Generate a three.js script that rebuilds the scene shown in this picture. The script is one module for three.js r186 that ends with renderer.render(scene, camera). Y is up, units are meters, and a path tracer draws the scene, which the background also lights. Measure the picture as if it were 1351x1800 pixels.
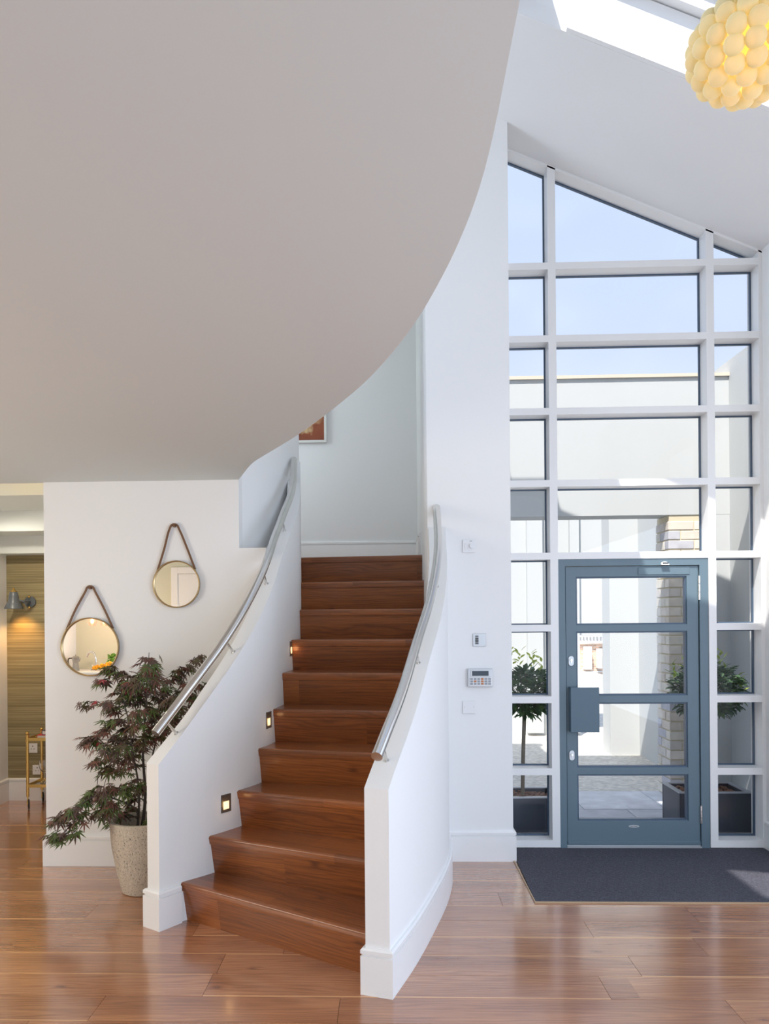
import * as THREE from 'three';
import { mergeGeometries, toCreasedNormals, mergeVertices } from 'three/addons/utils/BufferGeometryUtils.js';
import { RoundedBoxGeometry } from 'three/addons/geometries/RoundedBoxGeometry.js';
import { RectAreaLightUniformsLib } from 'three/addons/lights/RectAreaLightUniformsLib.js';

// ------------------------------------------------------------------ camera, sky, sun, exposure
const W = 1351, H = 1800, FOCAL = 1400, EYE = 1.62, YAW = 0.0335, ROLL = 0.0085, CX = 636, CY = 1085.33;
const scene = new THREE.Scene();
const renderer = new THREE.WebGLRenderer({ antialias: true });
renderer.toneMapping = THREE.LinearToneMapping;
renderer.toneMappingExposure = 1.0;
renderer.shadowMap.enabled = true;
RectAreaLightUniformsLib.init();

const camera = new THREE.PerspectiveCamera(2 * Math.atan(H / 2 / FOCAL) * 180 / Math.PI, W / H, 0.05, 200);
const camF = new THREE.Vector3(-Math.sin(YAW), 0, -Math.cos(YAW));
const lv = new THREE.Vector3(Math.cos(YAW), 0, -Math.sin(YAW)), up = new THREE.Vector3(0, 1, 0);
const camR = lv.clone().multiplyScalar(Math.cos(ROLL)).addScaledVector(up, -Math.sin(ROLL));
const camU = lv.clone().multiplyScalar(Math.sin(ROLL)).addScaledVector(up, Math.cos(ROLL));
camera.position.set(0, EYE, 0);
camera.quaternion.setFromRotationMatrix(new THREE.Matrix4().makeBasis(camR, camU, camF.clone().negate()));
camera.setViewOffset(W, H, W / 2 - CX, H / 2 - CY, W, H);
scene.add(camera);

const SKYGAIN = 1.12;
const SUN = new THREE.Vector3(-0.28, 1, 0.57).normalize();       // towards the sun: high, behind the camera, a little left
{ // clear summer sky: pale at the horizon, bluer above, brighter round the sun, a few thin wisps
  const w = 512, h = 256, d = new Float32Array(w * h * 4), hs = (x, y) => { const t = Math.sin(x * 127.1 + y * 311.7) * 43758.5453; return t - Math.floor(t); };
  const n2 = (x, y) => { const a = Math.floor(x), b = Math.floor(y), f = x - a, g = y - b, u = f * f * (3 - 2 * f), v = g * g * (3 - 2 * g), m = (q) => ((q % 64) + 64) % 64; return (hs(m(a), b) * (1 - u) + hs(m(a + 1), b) * u) * (1 - v) + (hs(m(a), b + 1) * (1 - u) + hs(m(a + 1), b + 1) * u) * v; };
  for (let j = 0; j < h; j++) for (let i = 0; i < w; i++) {
    const el = ((j + 0.5) / h - 0.5) * Math.PI, az = ((i + 0.5) / w - 0.5) * 2 * Math.PI, dir = new THREE.Vector3(Math.cos(el) * Math.cos(az), Math.sin(el), Math.cos(el) * Math.sin(az));
    const e = Math.max(0, Math.sin(el)), k = Math.pow(e, 0.55), glow = Math.pow(Math.max(0, dir.dot(SUN)), 8) * 0.6;
    const wisp = Math.max(0, n2(i / 8, j / 3) * 0.6 + n2(i / 4, j / 2) * 0.4 - 0.5) * 0.25;
    const c = [0.80 - 0.36 * k, 0.86 - 0.27 * k, 0.99 - 0.10 * k];
    for (let q = 0; q < 3; q++) d[4 * (j * w + i) + q] = SKYGAIN * (el > 0 ? c[q] + wisp * (1 - c[q] * 0.6) + glow : 0.45);
    d[4 * (j * w + i) + 3] = 1;
  }
  const t = new THREE.DataTexture(d, w, h, THREE.RGBAFormat, THREE.FloatType);
  t.mapping = THREE.EquirectangularReflectionMapping; t.magFilter = THREE.LinearFilter; t.needsUpdate = true;
  scene.background = t; scene.environment = t;
}
const sun = new THREE.DirectionalLight(0xfff9f2, 6.3);
sun.position.copy(SUN).multiplyScalar(30); sun.castShadow = true;
sun.shadow.camera.left = -9; sun.shadow.camera.right = 9; sun.shadow.camera.top = 12; sun.shadow.camera.bottom = -12;
sun.shadow.mapSize.set(2048, 2048);
sun.target.position.set(0, 1, -4); sun.position.add(sun.target.position);
scene.add(sun, sun.target);
// area lights out of view that brighten the room, most of them added fill
function unseenLight(w, h, pos, look, color, intensity) {
  const l = new THREE.RectAreaLight(color, intensity, w, h); l.position.set(...pos); l.lookAt(...look); scene.add(l);
}
unseenLight(3.7, 3.9, [1.3, 2.05, 4.5], [1.3, 2.05, -4], 0xe2edff, 1.35);  // added fill from behind the camera
unseenLight(4.6, 2.3, [3.15, 1.5, 0.4], [-4, 1.5, 0.4], 0xd6e8ff, 5.8);  // unseen window side on the right; lights the left stair wall
unseenLight(2.6, 2.9, [3.15, 1.95, -3.55], [-4, 2.2, -3.55], 0xdfeaff, 0.95);  // added fill from the right for the pitched ceiling
unseenLight(2.2, 1.8, [-4.2, 3.9, -3.85], [4, 3.9, -3.85], 0xe4eeff, 7.5);  // added fill from the upper left, also for the pitched ceiling
unseenLight(1.1, 1.3, [-2.06, 3.7, -6.4], [3, 3.5, -6.6], 0xe0f0f4, 4.0);  // added fill that evens out the landing wall
unseenLight(1.8, 1.2, [-4.2, 1.6, -2.7], [4, 1.6, -2.7], 0xfff4de, 7.6);  // added warm fill for the mirror wall and the ceiling near it

// ------------------------------------------------------------------ helpers
let seed = 7;
const rnd = () => { seed = (seed * 1664525 + 1013904223) >>> 0; return seed / 4294967296; };
const rr = (a, b) => a + (b - a) * rnd();
const V = (x, y, z) => new THREE.Vector3(x, y, z);
function ray(px, py) {
  return camF.clone().addScaledVector(camR, (px - CX) / FOCAL).addScaledVector(camU, -(py - CY) / FOCAL);
}
function atZ(px, py, z) { const r = ray(px, py), t = z / r.z; return V(r.x * t, EYE + r.y * t, z); }   // the point of the plane z that is seen there
const names = {};
function numbered(n) { names[n] = (names[n] ?? -1) + 1; return names[n] ? n + '_' + String(names[n]).padStart(3, '0') : n; }
function shade(o) { o.traverse?.((m) => { if (m.isMesh) { m.castShadow = true; m.receiveShadow = true; } }); return o; }
function part(parent, name, geo, mat, pos) {
  const m = new THREE.Mesh(Array.isArray(geo) ? merge(geo) : geo, mat); m.name = name;
  if (pos) m.position.set(...pos);
  m.castShadow = m.receiveShadow = true; parent.add(m); return m;
}
function merge(list) {
  const gs = list.map((g) => { let q = g.index ? g.toNonIndexed() : g; for (const k of Object.keys(q.attributes)) if (!['position', 'normal', 'uv'].includes(k)) q.deleteAttribute(k); if (!q.attributes.uv) q.setAttribute('uv', new THREE.BufferAttribute(new Float32Array(q.attributes.position.count * 2), 2)); return q; });
  return mergeGeometries(gs);
}
function thing(name, label, category, pos = [0, 0, 0], turn = 0, group) {
  const o = new THREE.Group(); o.name = numbered(name); o.position.set(...pos); o.rotation.y = turn;
  o.userData = { label, category }; if (group) o.userData.group = group;
  scene.add(o); return o;
}
function struct(name, geo, mat, parent) {
  const m = new THREE.Mesh(Array.isArray(geo) ? merge(geo) : geo, mat); m.name = parent ? name : numbered(name);
  m.castShadow = m.receiveShadow = true; if (!parent) m.userData.kind = 'structure';
  (parent ?? scene).add(m); return m;
}
function structGroup(name) { const g = new THREE.Group(); g.name = numbered(name); g.userData.kind = 'structure'; scene.add(g); return g; }
// a box from corner to corner, uv in metres
function box(x0, x1, y0, y1, z0, z1, r = 0) {
  const w = x1 - x0, h = y1 - y0, d = z1 - z0;
  const g = r ? new RoundedBoxGeometry(w, h, d, 2, r) : new THREE.BoxGeometry(w, h, d);
  g.translate((x0 + x1) / 2, (y0 + y1) / 2, (z0 + z1) / 2);
  return metreUV(g);
}
function metreUV(g) {
  if (g.index) g = g.toNonIndexed();
  const p = g.attributes.position, n = g.attributes.normal, uv = new Float32Array(p.count * 2);
  for (let i = 0; i < p.count; i++) {
    const ax = Math.abs(n.getX(i)), ay = Math.abs(n.getY(i)), az = Math.abs(n.getZ(i));
    let u, v;
    if (ay >= ax && ay >= az) { u = p.getX(i); v = p.getZ(i); } else if (az >= ax) { u = p.getX(i); v = p.getY(i); } else { u = p.getZ(i); v = p.getY(i); }
    uv[2 * i] = u; uv[2 * i + 1] = v;
  }
  g.setAttribute('uv', new THREE.BufferAttribute(uv, 2)); return g;
}
// polygon [x,z] raised from y0 to y1
function prism(pts, y0, y1, holes = []) {
  const s = new THREE.Shape(pts.map(([x, z]) => new THREE.Vector2(x, -z)));
  for (const h of holes) s.holes.push(new THREE.Path(h.map(([x, z]) => new THREE.Vector2(x, -z))));
  const g = new THREE.ExtrudeGeometry(s, { depth: y1 - y0, bevelEnabled: false, curveSegments: 1 });
  g.rotateX(-Math.PI / 2); g.translate(0, y0, 0); return metreUV(g);
}
function cyl(r0, r1, h, seg = 24) { return new THREE.CylinderGeometry(r0, r1, h, seg); }
function bar(a, b, r, seg = 10) {                                    // a round bar between two points
  const d = b.clone().sub(a), g = new THREE.CylinderGeometry(r, r, d.length(), seg);
  g.applyQuaternion(new THREE.Quaternion().setFromUnitVectors(V(0, 1, 0), d.clone().normalize()));
  g.translate((a.x + b.x) / 2, (a.y + b.y) / 2, (a.z + b.z) / 2); return g;
}
function smooth(pts, n, straight = 0) {                              // n points along a smooth plan curve
  const c = new THREE.CatmullRomCurve3(pts.map(([x, z]) => V(x, 0, z)), false, 'centripetal');
  return c.getSpacedPoints(n).map((p) => [p.x, p.z]);
}
function normals2(path) {                                            // left-hand mitre normals of a plan path
  return path.map((p, i) => {
    const a = path[Math.max(0, i - 1)], b = path[Math.min(path.length - 1, i + 1)];
    const t = (q, w) => { const l = Math.hypot(w[0] - q[0], w[1] - q[1]) || 1; return [(w[0] - q[0]) / l, (w[1] - q[1]) / l]; };
    const u = i ? t(a, p) : t(p, b), v = i < path.length - 1 ? t(p, b) : t(a, p);
    const n = [u[1] + v[1], -(u[0] + v[0])], l = Math.hypot(...n) || 1, m = [n[0] / l, n[1] / l];
    const k = 1 / Math.max(0.3, m[0] * u[1] - m[1] * u[0]);
    return [m[0] * k, m[1] * k];
  });
}
function offsetPath(path, d) { const n = normals2(path); return path.map((p, i) => [p[0] + n[i][0] * d, p[1] + n[i][1] * d]); }
function arc(path) { let s = 0; return path.map((p, i) => { if (i) s += Math.hypot(p[0] - path[i - 1][0], p[1] - path[i - 1][1]); return s; }); }
// closed ring of vertices per station, stations joined, ends capped (convex rings)
function loft(rings, crease = 0.5) {
  const m = rings[0].length, pos = [];
  const tri = (a, b, c) => pos.push(...a, ...b, ...c);
  for (let i = 0; i + 1 < rings.length; i++) for (let j = 0; j < m; j++) {
    const a = rings[i][j], b = rings[i][(j + 1) % m], c = rings[i + 1][(j + 1) % m], d = rings[i + 1][j];
    tri(a, b, c); tri(a, c, d);
  }
  const tris = THREE.ShapeUtils.triangulateShape(capFlat(rings[0]), []);
  for (const [a, b, c] of tris) tri(rings[0][a], rings[0][c], rings[0][b]);
  const e = rings[rings.length - 1];
  for (const [a, b, c] of THREE.ShapeUtils.triangulateShape(capFlat(e), [])) tri(e[a], e[b], e[c]);
  let g = new THREE.BufferGeometry(); g.setAttribute('position', new THREE.Float32BufferAttribute(pos, 3));
  g.computeVertexNormals();
  g = toCreasedNormals(g, crease); return metreUV(g);
}
function capFlat(r) {                                                // ring to 2-D in its own plane
  const o = V(...r[0]); let n = V(0, 0, 0);
  for (let i = 1; i + 1 < r.length; i++) n.add(V(...r[i]).sub(o).cross(V(...r[i + 1]).sub(o)));
  n.normalize(); const u = Math.abs(n.y) < 0.9 ? V(0, 1, 0).cross(n).normalize() : V(1, 0, 0).cross(n).normalize(), w = n.clone().cross(u);
  return r.map((q) => { const d = V(...q).sub(o); return new THREE.Vector2(d.dot(u), d.dot(w)); });
}
function sweep(path, profile, crease = 0.22) {                        // profile [[off, y]] off along the left-hand normal
  const n = normals2(path);
  return loft(path.map((p, i) => profile.map(([o, y]) => [p[0] + n[i][0] * o, y, p[1] + n[i][1] * o])), crease);
}
function tube(pts, r, n = 60, seg = 14, capped = true) {
  const c = pts instanceof THREE.Curve ? pts : new THREE.CatmullRomCurve3(pts, false, 'centripetal');
  const g = [new THREE.TubeGeometry(c, n, r, seg, false)];
  if (capped) for (const [t, s] of [[0, -1], [1, 1]]) {
    const d = new THREE.CircleGeometry(r, seg); d.applyQuaternion(new THREE.Quaternion().setFromUnitVectors(V(0, 0, 1), c.getTangentAt(t).multiplyScalar(s)));
    const p = c.getPointAt(t); d.translate(p.x, p.y, p.z); g.push(d);
  }
  return merge(g);
}

// ------------------------------------------------------------------ procedural textures
const hash = (x, y, s) => { let h = (x * 374761393 + y * 668265263 + s * 982451653) | 0; h = Math.imul(h ^ (h >>> 13), 1274126177); return ((h ^ (h >>> 16)) >>> 0) / 4294967296; };
function vn(x, y, s) {
  const xi = Math.floor(x), yi = Math.floor(y), fx = x - xi, fy = y - yi, u = fx * fx * (3 - 2 * fx), v = fy * fy * (3 - 2 * fy);
  const a = hash(xi, yi, s), b = hash(xi + 1, yi, s), c = hash(xi, yi + 1, s), d = hash(xi + 1, yi + 1, s);
  return a + (b - a) * u + (c - a) * v + (a - b - c + d) * u * v;
}
const fbm = (x, y, s, o = 3) => { let t = 0, a = 0.5; for (let i = 0; i < o; i++) { t += a * vn(x, y, s + i * 17); x *= 2.03; y *= 2.03; a *= 0.5; } return t / (1 - Math.pow(0.5, o)); };
function dataTex(w, h, fn, srgb = true) {
  const d = new Uint8Array(w * h * 4);
  for (let j = 0; j < h; j++) for (let i = 0; i < w; i++) { const c = fn(i / w, j / h, i, j), k = 4 * (j * w + i); d[k] = c[0]; d[k + 1] = c[1]; d[k + 2] = c[2]; d[k + 3] = 255; }
  const t = new THREE.DataTexture(d, w, h); t.magFilter = THREE.LinearFilter; t.minFilter = THREE.LinearMipmapLinearFilter; t.generateMipmaps = true;
  t.wrapS = t.wrapT = THREE.RepeatWrapping; if (srgb) t.colorSpace = THREE.SRGBColorSpace; t.needsUpdate = true; return t;
}
const mixc = (a, b, t) => [a[0] + (b[0] - a[0]) * t, a[1] + (b[1] - a[1]) * t, a[2] + (b[2] - a[2]) * t];
// one board: u along its length (len metres), v across (wid metres)
function woodTexture(s, len, wid, pal, sap) {
  const vc = hash(s, 1, 3) * wid, knotU = hash(s, 2, 3) * len, knotV = (0.2 + 0.6 * hash(s, 5, 3)) * wid;
  return dataTex(1024, 128, (a, b) => {
    const u = a * len, v = b * wid;
    const w = (fbm(u * 1.3, v * 9, s) - 0.5) * 0.10 + (fbm(u * 5, v * 30, s + 5) - 0.5) * 0.018;
    const du = u - knotU, dv = v - knotV, kd = Math.sqrt(du * du * 0.25 + dv * dv);
    const rad = Math.sqrt((v - vc + w) ** 2 + ((u - len * (0.2 + 0.6 * hash(s, 9, 1))) * 0.045) ** 2) + 0.012 * Math.exp(-kd * kd / 0.0009);
    const ring = 0.5 + 0.5 * Math.sin(rad * 330 + 3 * fbm(u * 2, v * 12, s + 8));
    const fine = vn(u * 25, v * 900, s + 3), fib = vn(u * 7, v * 260, s + 11), blot = fbm(u * 1.1, v * 7, s + 20);
    let t = 0.24 * ring * ring + 0.22 * fine + 0.3 * fib + 0.75 * (blot - 0.3);
    t += 0.5 * Math.exp(-kd * kd / 0.00018);
    let c = mixc(pal[0], pal[1], Math.min(1, Math.max(0, t)));
    if (sap) { const e = sap > 0 ? v : wid - v, k = Math.min(1, Math.max(0, (0.011 + 0.012 * (fbm(u * 0.9, 3, s + 30) - 0.5) - e) / 0.005)); c = mixc(c, pal[2], k * 0.75); }
    return c;
  });
}
const FLOORPAL = [[208, 146, 100], [130, 78, 50], [236, 184, 130]], STAIRPAL = [[178, 104, 46], [100, 52, 22], [160, 96, 56]];
const floorTex = [1, 2, 3, 4, 5, 6, 7, 8].map((s) => woodTexture(s * 7, 2.2, 0.2165, FLOORPAL, s % 3 === 0 ? 0 : s % 2 ? 1 : -1));
const stairTex = [1, 2, 3, 4, 5].map((s) => woodTexture(100 + s * 3, 1.4, 0.2, STAIRPAL, 0));
const plasterBump = dataTex(256, 256, (a, b) => { const t = 128 + 90 * (fbm(a * 40, b * 40, 2, 4) - 0.5); return [t, t, t]; }, false);

// ------------------------------------------------------------------ materials
const std = (o) => new THREE.MeshStandardMaterial(o), phy = (o) => new THREE.MeshPhysicalMaterial(o);
const lin = (r, g, b) => new THREE.Color().setRGB(r, g, b);
const M = {
  wall: std({ color: lin(0.84, 0.84, 0.83), roughness: 0.85, bumpMap: plasterBump, bumpScale: 0.0004 }),
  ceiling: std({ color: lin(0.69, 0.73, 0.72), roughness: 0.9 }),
  trim: std({ color: lin(0.86, 0.86, 0.85), roughness: 0.35 }),
  grey: std({ color: lin(0.125, 0.19, 0.232), roughness: 0.42 }),
  black: std({ color: lin(0.02, 0.02, 0.022), roughness: 0.5 }),
  steel: std({ color: lin(0.72, 0.71, 0.69), metalness: 1, roughness: 0.2 }),
  chrome: std({ color: lin(0.8, 0.8, 0.8), metalness: 1, roughness: 0.1 }),
  brass: std({ color: lin(0.75, 0.5, 0.16), metalness: 1, roughness: 0.25 }),
  glass: phy({ color: 0xffffff, transmission: 1, thickness: 0, roughness: 0, ior: 1.45, specularIntensity: 0.3 }),
  mirror: std({ color: lin(0.93, 0.93, 0.91), metalness: 1, roughness: 0.0 }),
  plastic: std({ color: lin(0.8, 0.8, 0.8), roughness: 0.3 }),
  leather: std({ color: lin(0.16, 0.075, 0.035), roughness: 0.55 }),
  subfloor: std({ color: lin(0.05, 0.03, 0.02), roughness: 0.9 }),
};
M.floor = floorTex.map((t, i) => phy({ map: t, ior: 1.8, roughness: 0.22 + 0.03 * (i % 3), bumpMap: t, bumpScale: 0.0002, clearcoat: 1, clearcoatRoughness: 0.14 }));
M.stair = stairTex.map((t) => phy({ map: t, clearcoat: 0.5, clearcoatRoughness: 0.12, roughness: 0.36, bumpMap: t, bumpScale: 0.00015 }));

Object.assign(M, {
  gasket: std({ color: lin(0.06, 0.1, 0.16), roughness: 0.4 }),
  alu: std({ color: lin(0.55, 0.57, 0.58), metalness: 0.6, roughness: 0.4 }),
  plate: std({ color: lin(0.105, 0.165, 0.21), roughness: 0.5 }),
  stone: std({ color: lin(0.42, 0.4, 0.33), roughness: 0.9, map: dataTex(128, 128, (a, b) => { const t = 0.4 + 0.6 * vn(a * 60, b * 60, 4); return [235 * t, 228 * t, 200 * t]; }) }),
  oak: std({ color: lin(0.5, 0.36, 0.22), roughness: 0.4 }),
  display: std({ color: lin(0.03, 0.05, 0.07), roughness: 0.15 }),
  keyGrey: std({ color: lin(0.3, 0.33, 0.36), roughness: 0.4 }), keyOrange: std({ color: lin(0.5, 0.19, 0.07), roughness: 0.4 }),
  bronze: std({ color: lin(0.16, 0.14, 0.12), metalness: 0.7, roughness: 0.45 }),
  stepGlow: std({ color: lin(0.8, 0.7, 0.55), emissive: lin(1, 0.74, 0.46), emissiveIntensity: 0.6, roughness: 0.6 }),
  brassPale: std({ color: lin(0.50, 0.36, 0.18), metalness: 0.9, roughness: 0.35 }),
  frameWhite: std({ color: lin(0.75, 0.74, 0.7), roughness: 0.4 }),
  darkMetal: std({ color: lin(0.12, 0.13, 0.15), metalness: 0.5, roughness: 0.4 }),
  opalInner: std({ color: lin(0.8, 0.5, 0.15), emissive: lin(1, 0.58, 0.14), emissiveIntensity: 0.8, roughness: 0.6 }),
  opal: [0, 1].map((i) => phy({ color: lin(0.80, 0.75 - 0.02 * i, 0.50 - 0.03 * i), transmission: 0.4, thickness: 0, roughness: 0.75, emissive: lin(1, 0.78, 0.3), emissiveIntensity: 0.19 })),
  mat: std({ roughness: 1, map: dataTex(256, 256, (a, b) => { const t = 58 + 52 * vn(a * 256, b * 256, 9) * vn(a * 60, b * 60, 3); return [t, t, t * 1.13]; }), bumpMap: dataTex(256, 256, (a, b) => { const t = 255 * vn(a * 200, b * 200, 19); return [t, t, t]; }, false), bumpScale: 0.004 }),
  print: std({ roughness: 0.5, map: dataTex(256, 256, (a, b) => { const n = fbm(a * 4, b * 4, 5, 4), m = fbm(a * 9 + 3, b * 5, 15, 3); let c = mixc([150, 78, 44], [118, 58, 36], n * 1.4 - 0.2); const f = Math.max(0, Math.min(1, (m - 0.56) * 6)) * Math.max(0, 1 - Math.abs(a - 0.72) * 2.5); return mixc(c, [206, 178, 134], f); }) }),
});
M.mat.map.repeat.set(3, 3);
Object.assign(M, {
  terrazzo: std({ roughness: 0.7, map: dataTex(512, 512, (a, b, i, j) => {
    let c = [203, 192, 174].map((v) => v * (0.93 + 0.12 * vn(a * 120, b * 120, 3)));
    const S = 72, gx = Math.floor(a * S), gy = Math.floor(b * S);
    for (let y = -1; y <= 1; y++) for (let x = -1; x <= 1; x++) { const qx = ((gx + x) % S + S) % S, qy = ((gy + y) % S + S) % S; if (hash(qx, qy, 5) < 0.38) continue; const dx = a * S - (gx + x + hash(qx, qy, 6)), dy = b * S - (gy + y + hash(qx, qy, 7)), r = 0.12 + 0.3 * hash(qx, qy, 8) * hash(qx, qy, 9); if (dx * dx + dy * dy * (0.6 + hash(qx, qy, 4)) < r * r) c = hash(qx, qy, 11) < 0.5 ? [58, 54, 50] : hash(qx, qy, 11) < 0.7 ? [134, 124, 112] : [226, 220, 208]; }
    return c;
  }) }),
  soil: std({ color: lin(0.02, 0.018, 0.016), roughness: 0.95 }), bark: std({ color: lin(0.055, 0.042, 0.036), roughness: 0.8 }),
  maple: [[0.12, 0.066, 0.05], [0.18, 0.07, 0.045], [0.085, 0.13, 0.022], [0.115, 0.09, 0.035], [0.45, 0.04, 0.05]].map((c) => phy({ color: lin(...c), roughness: 0.6, transmission: 0.3, thickness: 0, side: THREE.DoubleSide })),
  mapleRest: std({ color: 0xffffff, roughness: 0.6, side: THREE.DoubleSide }),
  grasscloth: std({ roughness: 0.85, map: dataTex(512, 512, (a, b) => { const l = vn(a * 2.5, b * 300, 5) * 0.6 + vn(a * 6, b * 170, 8) * 0.4, w = fbm(a * 1.3, b * 40, 12, 2); return mixc([112, 100, 70], [186, 172, 132], Math.min(1, Math.max(0, 0.7 * l + 0.6 * w - 0.2))); }) }),
  lampGrey: std({ color: lin(0.11, 0.125, 0.14), roughness: 0.35 }),
  bulb: std({ color: lin(1, 0.8, 0.5), emissive: lin(1, 0.72, 0.4), emissiveIntensity: 3 }),
  shelfGlass: phy({ color: lin(0.8, 0.85, 0.83), transmission: 0.9, thickness: 0, roughness: 0.05 }),
  solidGlass: phy({ color: 0xffffff, transmission: 1, thickness: 0.01, roughness: 0, ior: 1.5 }),
  redGlass: phy({ color: lin(0.5, 0.01, 0.03), roughness: 0.08, clearcoat: 1 }),
  paper: std({ color: lin(0.75, 0.72, 0.64), roughness: 0.9 }), bookRed: std({ color: lin(0.6, 0.02, 0.03), roughness: 0.5 }), bookBlue: std({ color: lin(0.02, 0.045, 0.1), roughness: 0.5 }),
  stripGlow: std({ color: lin(0.9, 0.85, 0.7), emissive: lin(1, 0.82, 0.5), emissiveIntensity: 1.2 }),
  cream: std({ color: lin(0.68, 0.69, 0.56), roughness: 0.8 }), potGrey: std({ color: lin(0.4, 0.4, 0.38), metalness: 0.8, roughness: 0.4 }),
  marigold: [std({ color: lin(0.85, 0.35, 0.01), roughness: 0.7 }), std({ color: lin(0.85, 0.45, 0.02), roughness: 0.7 })],
  herb: std({ color: lin(0.13, 0.3, 0.03), roughness: 0.6 }), leafDark: std({ color: lin(0.04, 0.1, 0.03), roughness: 0.6 }),
  pinkGlass: phy({ color: lin(1, 0.9, 0.85), transmission: 1, thickness: 0, roughness: 0.05 }),
  gravel: std({ color: 0xffffff, roughness: 0.95, map: dataTex(512, 512, (a, b) => { const t = 0.75 + 0.25 * fbm(a * 60, b * 60, 21, 3); return [244 * t, 238 * t, 226 * t]; }) }),
  slab: [0, 1, 2].map((k) => std({ roughness: 0.8, map: dataTex(256, 256, (a, b) => { const t = 0.86 + 0.14 * fbm(a * 12, b * 12, 31 + k, 4); return [242 * t - 4 * k, 243 * t - 3 * k, 248 * t - 2 * k]; }) })),
  render: std({ color: lin(0.58, 0.6, 0.595), roughness: 0.95 }),
  coping: std({ color: lin(0.7, 0.62, 0.5), roughness: 0.8 }), mortar: std({ color: lin(0.72, 0.64, 0.46), roughness: 0.95 }),
  brick: [[214, 208, 200], [226, 220, 206], [196, 196, 202], [230, 222, 210], [218, 208, 194]].map((c, k) => std({ roughness: 0.9, map: dataTex(128, 128, (a, b) => { const t = 0.96 + 0.16 * fbm(a * 14, b * 14, 41 + k, 4); return c.map((v) => Math.min(255, v * t)); }) })),
  houseBrick: std({ roughness: 0.9, map: dataTex(128, 128, (a, b) => { const r = Math.floor(b * 16), m = (b * 16 - r) < 0.16 || ((a * 8 + (r % 2) * 0.5) % 1) < 0.07; const t = 0.85 + 0.3 * hash(Math.floor(a * 8 + (r % 2) * 0.5), r, 3); return m ? [222, 212, 198] : [214 * t, 172 * t, 138 * t].map((v) => Math.min(255, v)); }) }),
  paleGlass: std({ color: lin(0.55, 0.6, 0.66), roughness: 0.15 }),
  zinc: std({ color: lin(0.07, 0.08, 0.1), metalness: 0.35, roughness: 0.38 }), zincEdge: std({ color: lin(0.5, 0.53, 0.58), metalness: 0.5, roughness: 0.4 }),
  chips: std({ color: lin(0.3, 0.17, 0.12), roughness: 0.9 }), trunk: std({ color: lin(0.24, 0.2, 0.14), roughness: 0.85 }),
  bay: [[0.07, 0.15, 0.06], [0.13, 0.24, 0.07], [0.45, 0.56, 0.08]].map((c) => phy({ color: lin(...c), roughness: 0.45, transmission: 0.3, thickness: 0, side: THREE.DoubleSide })),
});
M.grasscloth.map.repeat.set(0.6, 0.9); M.grasscloth.map.offset.set(0.3, 0); M.gravel.map.repeat.set(0.5, 0.5); M.stone.map.repeat.set(2, 2);
// ------------------------------------------------------------------ plan of the place (metres; y up, camera looks along -z)
const CEIL = 2.53, ZM = -5.19, ZC = -5.30, ZD = -5.57, RISE = 0.21;
const roofY = (x) => 5.243 - 0.4332 * x;
const LIN = smooth([[-1.205, -4.11], [-1.12, -4.23], [-0.998, -4.37], [-0.877, -4.555], [-0.785, -4.75], [-0.726, -4.965], [-0.70, -5.21], [-0.672, -5.475], [-0.643, -5.745], [-0.66, -6.0], [-0.69, -6.3]], 52);
const RIN = smooth([[-0.112, -3.43], [-0.005, -3.76], [0.1, -4.15], [0.195, -4.55], [0.25, -4.9], [0.268, -5.3]], 36);
const LOUT = offsetPath(LIN, 0.095), ROUT = offsetPath(RIN, -0.11);

// ---- floor: boards run along x
const floor = struct('floor', box(-4.4, 3.4, -0.25, -0.02, -5.62, 4.8), M.subfloor);
struct('floor_base', box(-4.4, -0.8, -0.25, -0.02, -7.3, -5.62), M.subfloor, floor);
{
  const joints = { 4: [0.925], 5: [-1.23, -0.22], 3: [-0.8] }, BW = 0.2165, geoCache = {};
  let n = 0;
  for (let k = -13; k <= 26; k++) {
    const z0 = -4.475 + k * BW, z1 = z0 + BW;
    const xa = z0 < -5.3 ? -3.5 : -3.6, xb = z0 < -5.62 ? -2.0 : 3.25;
    if (z0 > 0.6) continue;
    let cuts = joints[k] ? [...joints[k]] : [rr(-1.2, 1.2)];
    while (cuts[0] - 2.3 > xa) cuts.unshift(cuts[0] - rr(1.5, 2.15));
    while (cuts[cuts.length - 1] + 2.3 < xb) cuts.push(cuts[cuts.length - 1] + rr(1.5, 2.15));
    cuts = [xa, ...cuts.filter((c) => c > xa + 0.25 && c < xb - 0.25), xb];
    for (let i = 0; i + 1 < cuts.length; i++) {
      const L = cuts[i + 1] - cuts[i], g = new THREE.BoxGeometry(L - 0.0016, 0.02, BW - 0.0022), p = g.attributes.position, uv = g.attributes.uv, o = rnd();
      for (let q = 0; q < p.count; q++) uv.setXY(q, (p.getX(q) + L / 2) / 2.2 + o * 0, (p.getZ(q) + BW / 2) / BW);
      const b = part(floor, 'floor_board', g, M.floor[(n * 5 + k * 3 + 40) % 8], [(cuts[i] + cuts[i + 1]) / 2, -0.01, (z0 + z1) / 2]);
      if (rnd() < 0.5) b.rotation.y = Math.PI;
      n++;
    }
  }
}

// ---- walls of the room
// mirror wall with the cut-back corner above the stair
{
  const s = new THREE.Shape([[-2.272, 0], [-0.8, 0], [-0.8, 2.082], [-0.975, 2.082], [-0.975, 5.5], [-2.272, 5.5]].map((p) => new THREE.Vector2(...p)));
  const g = new THREE.ExtrudeGeometry(s, { depth: 0.12, bevelEnabled: false }); g.translate(0, 0, ZM - 0.12);
  struct('wall_left', metreUV(g), M.wall);
}
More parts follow.
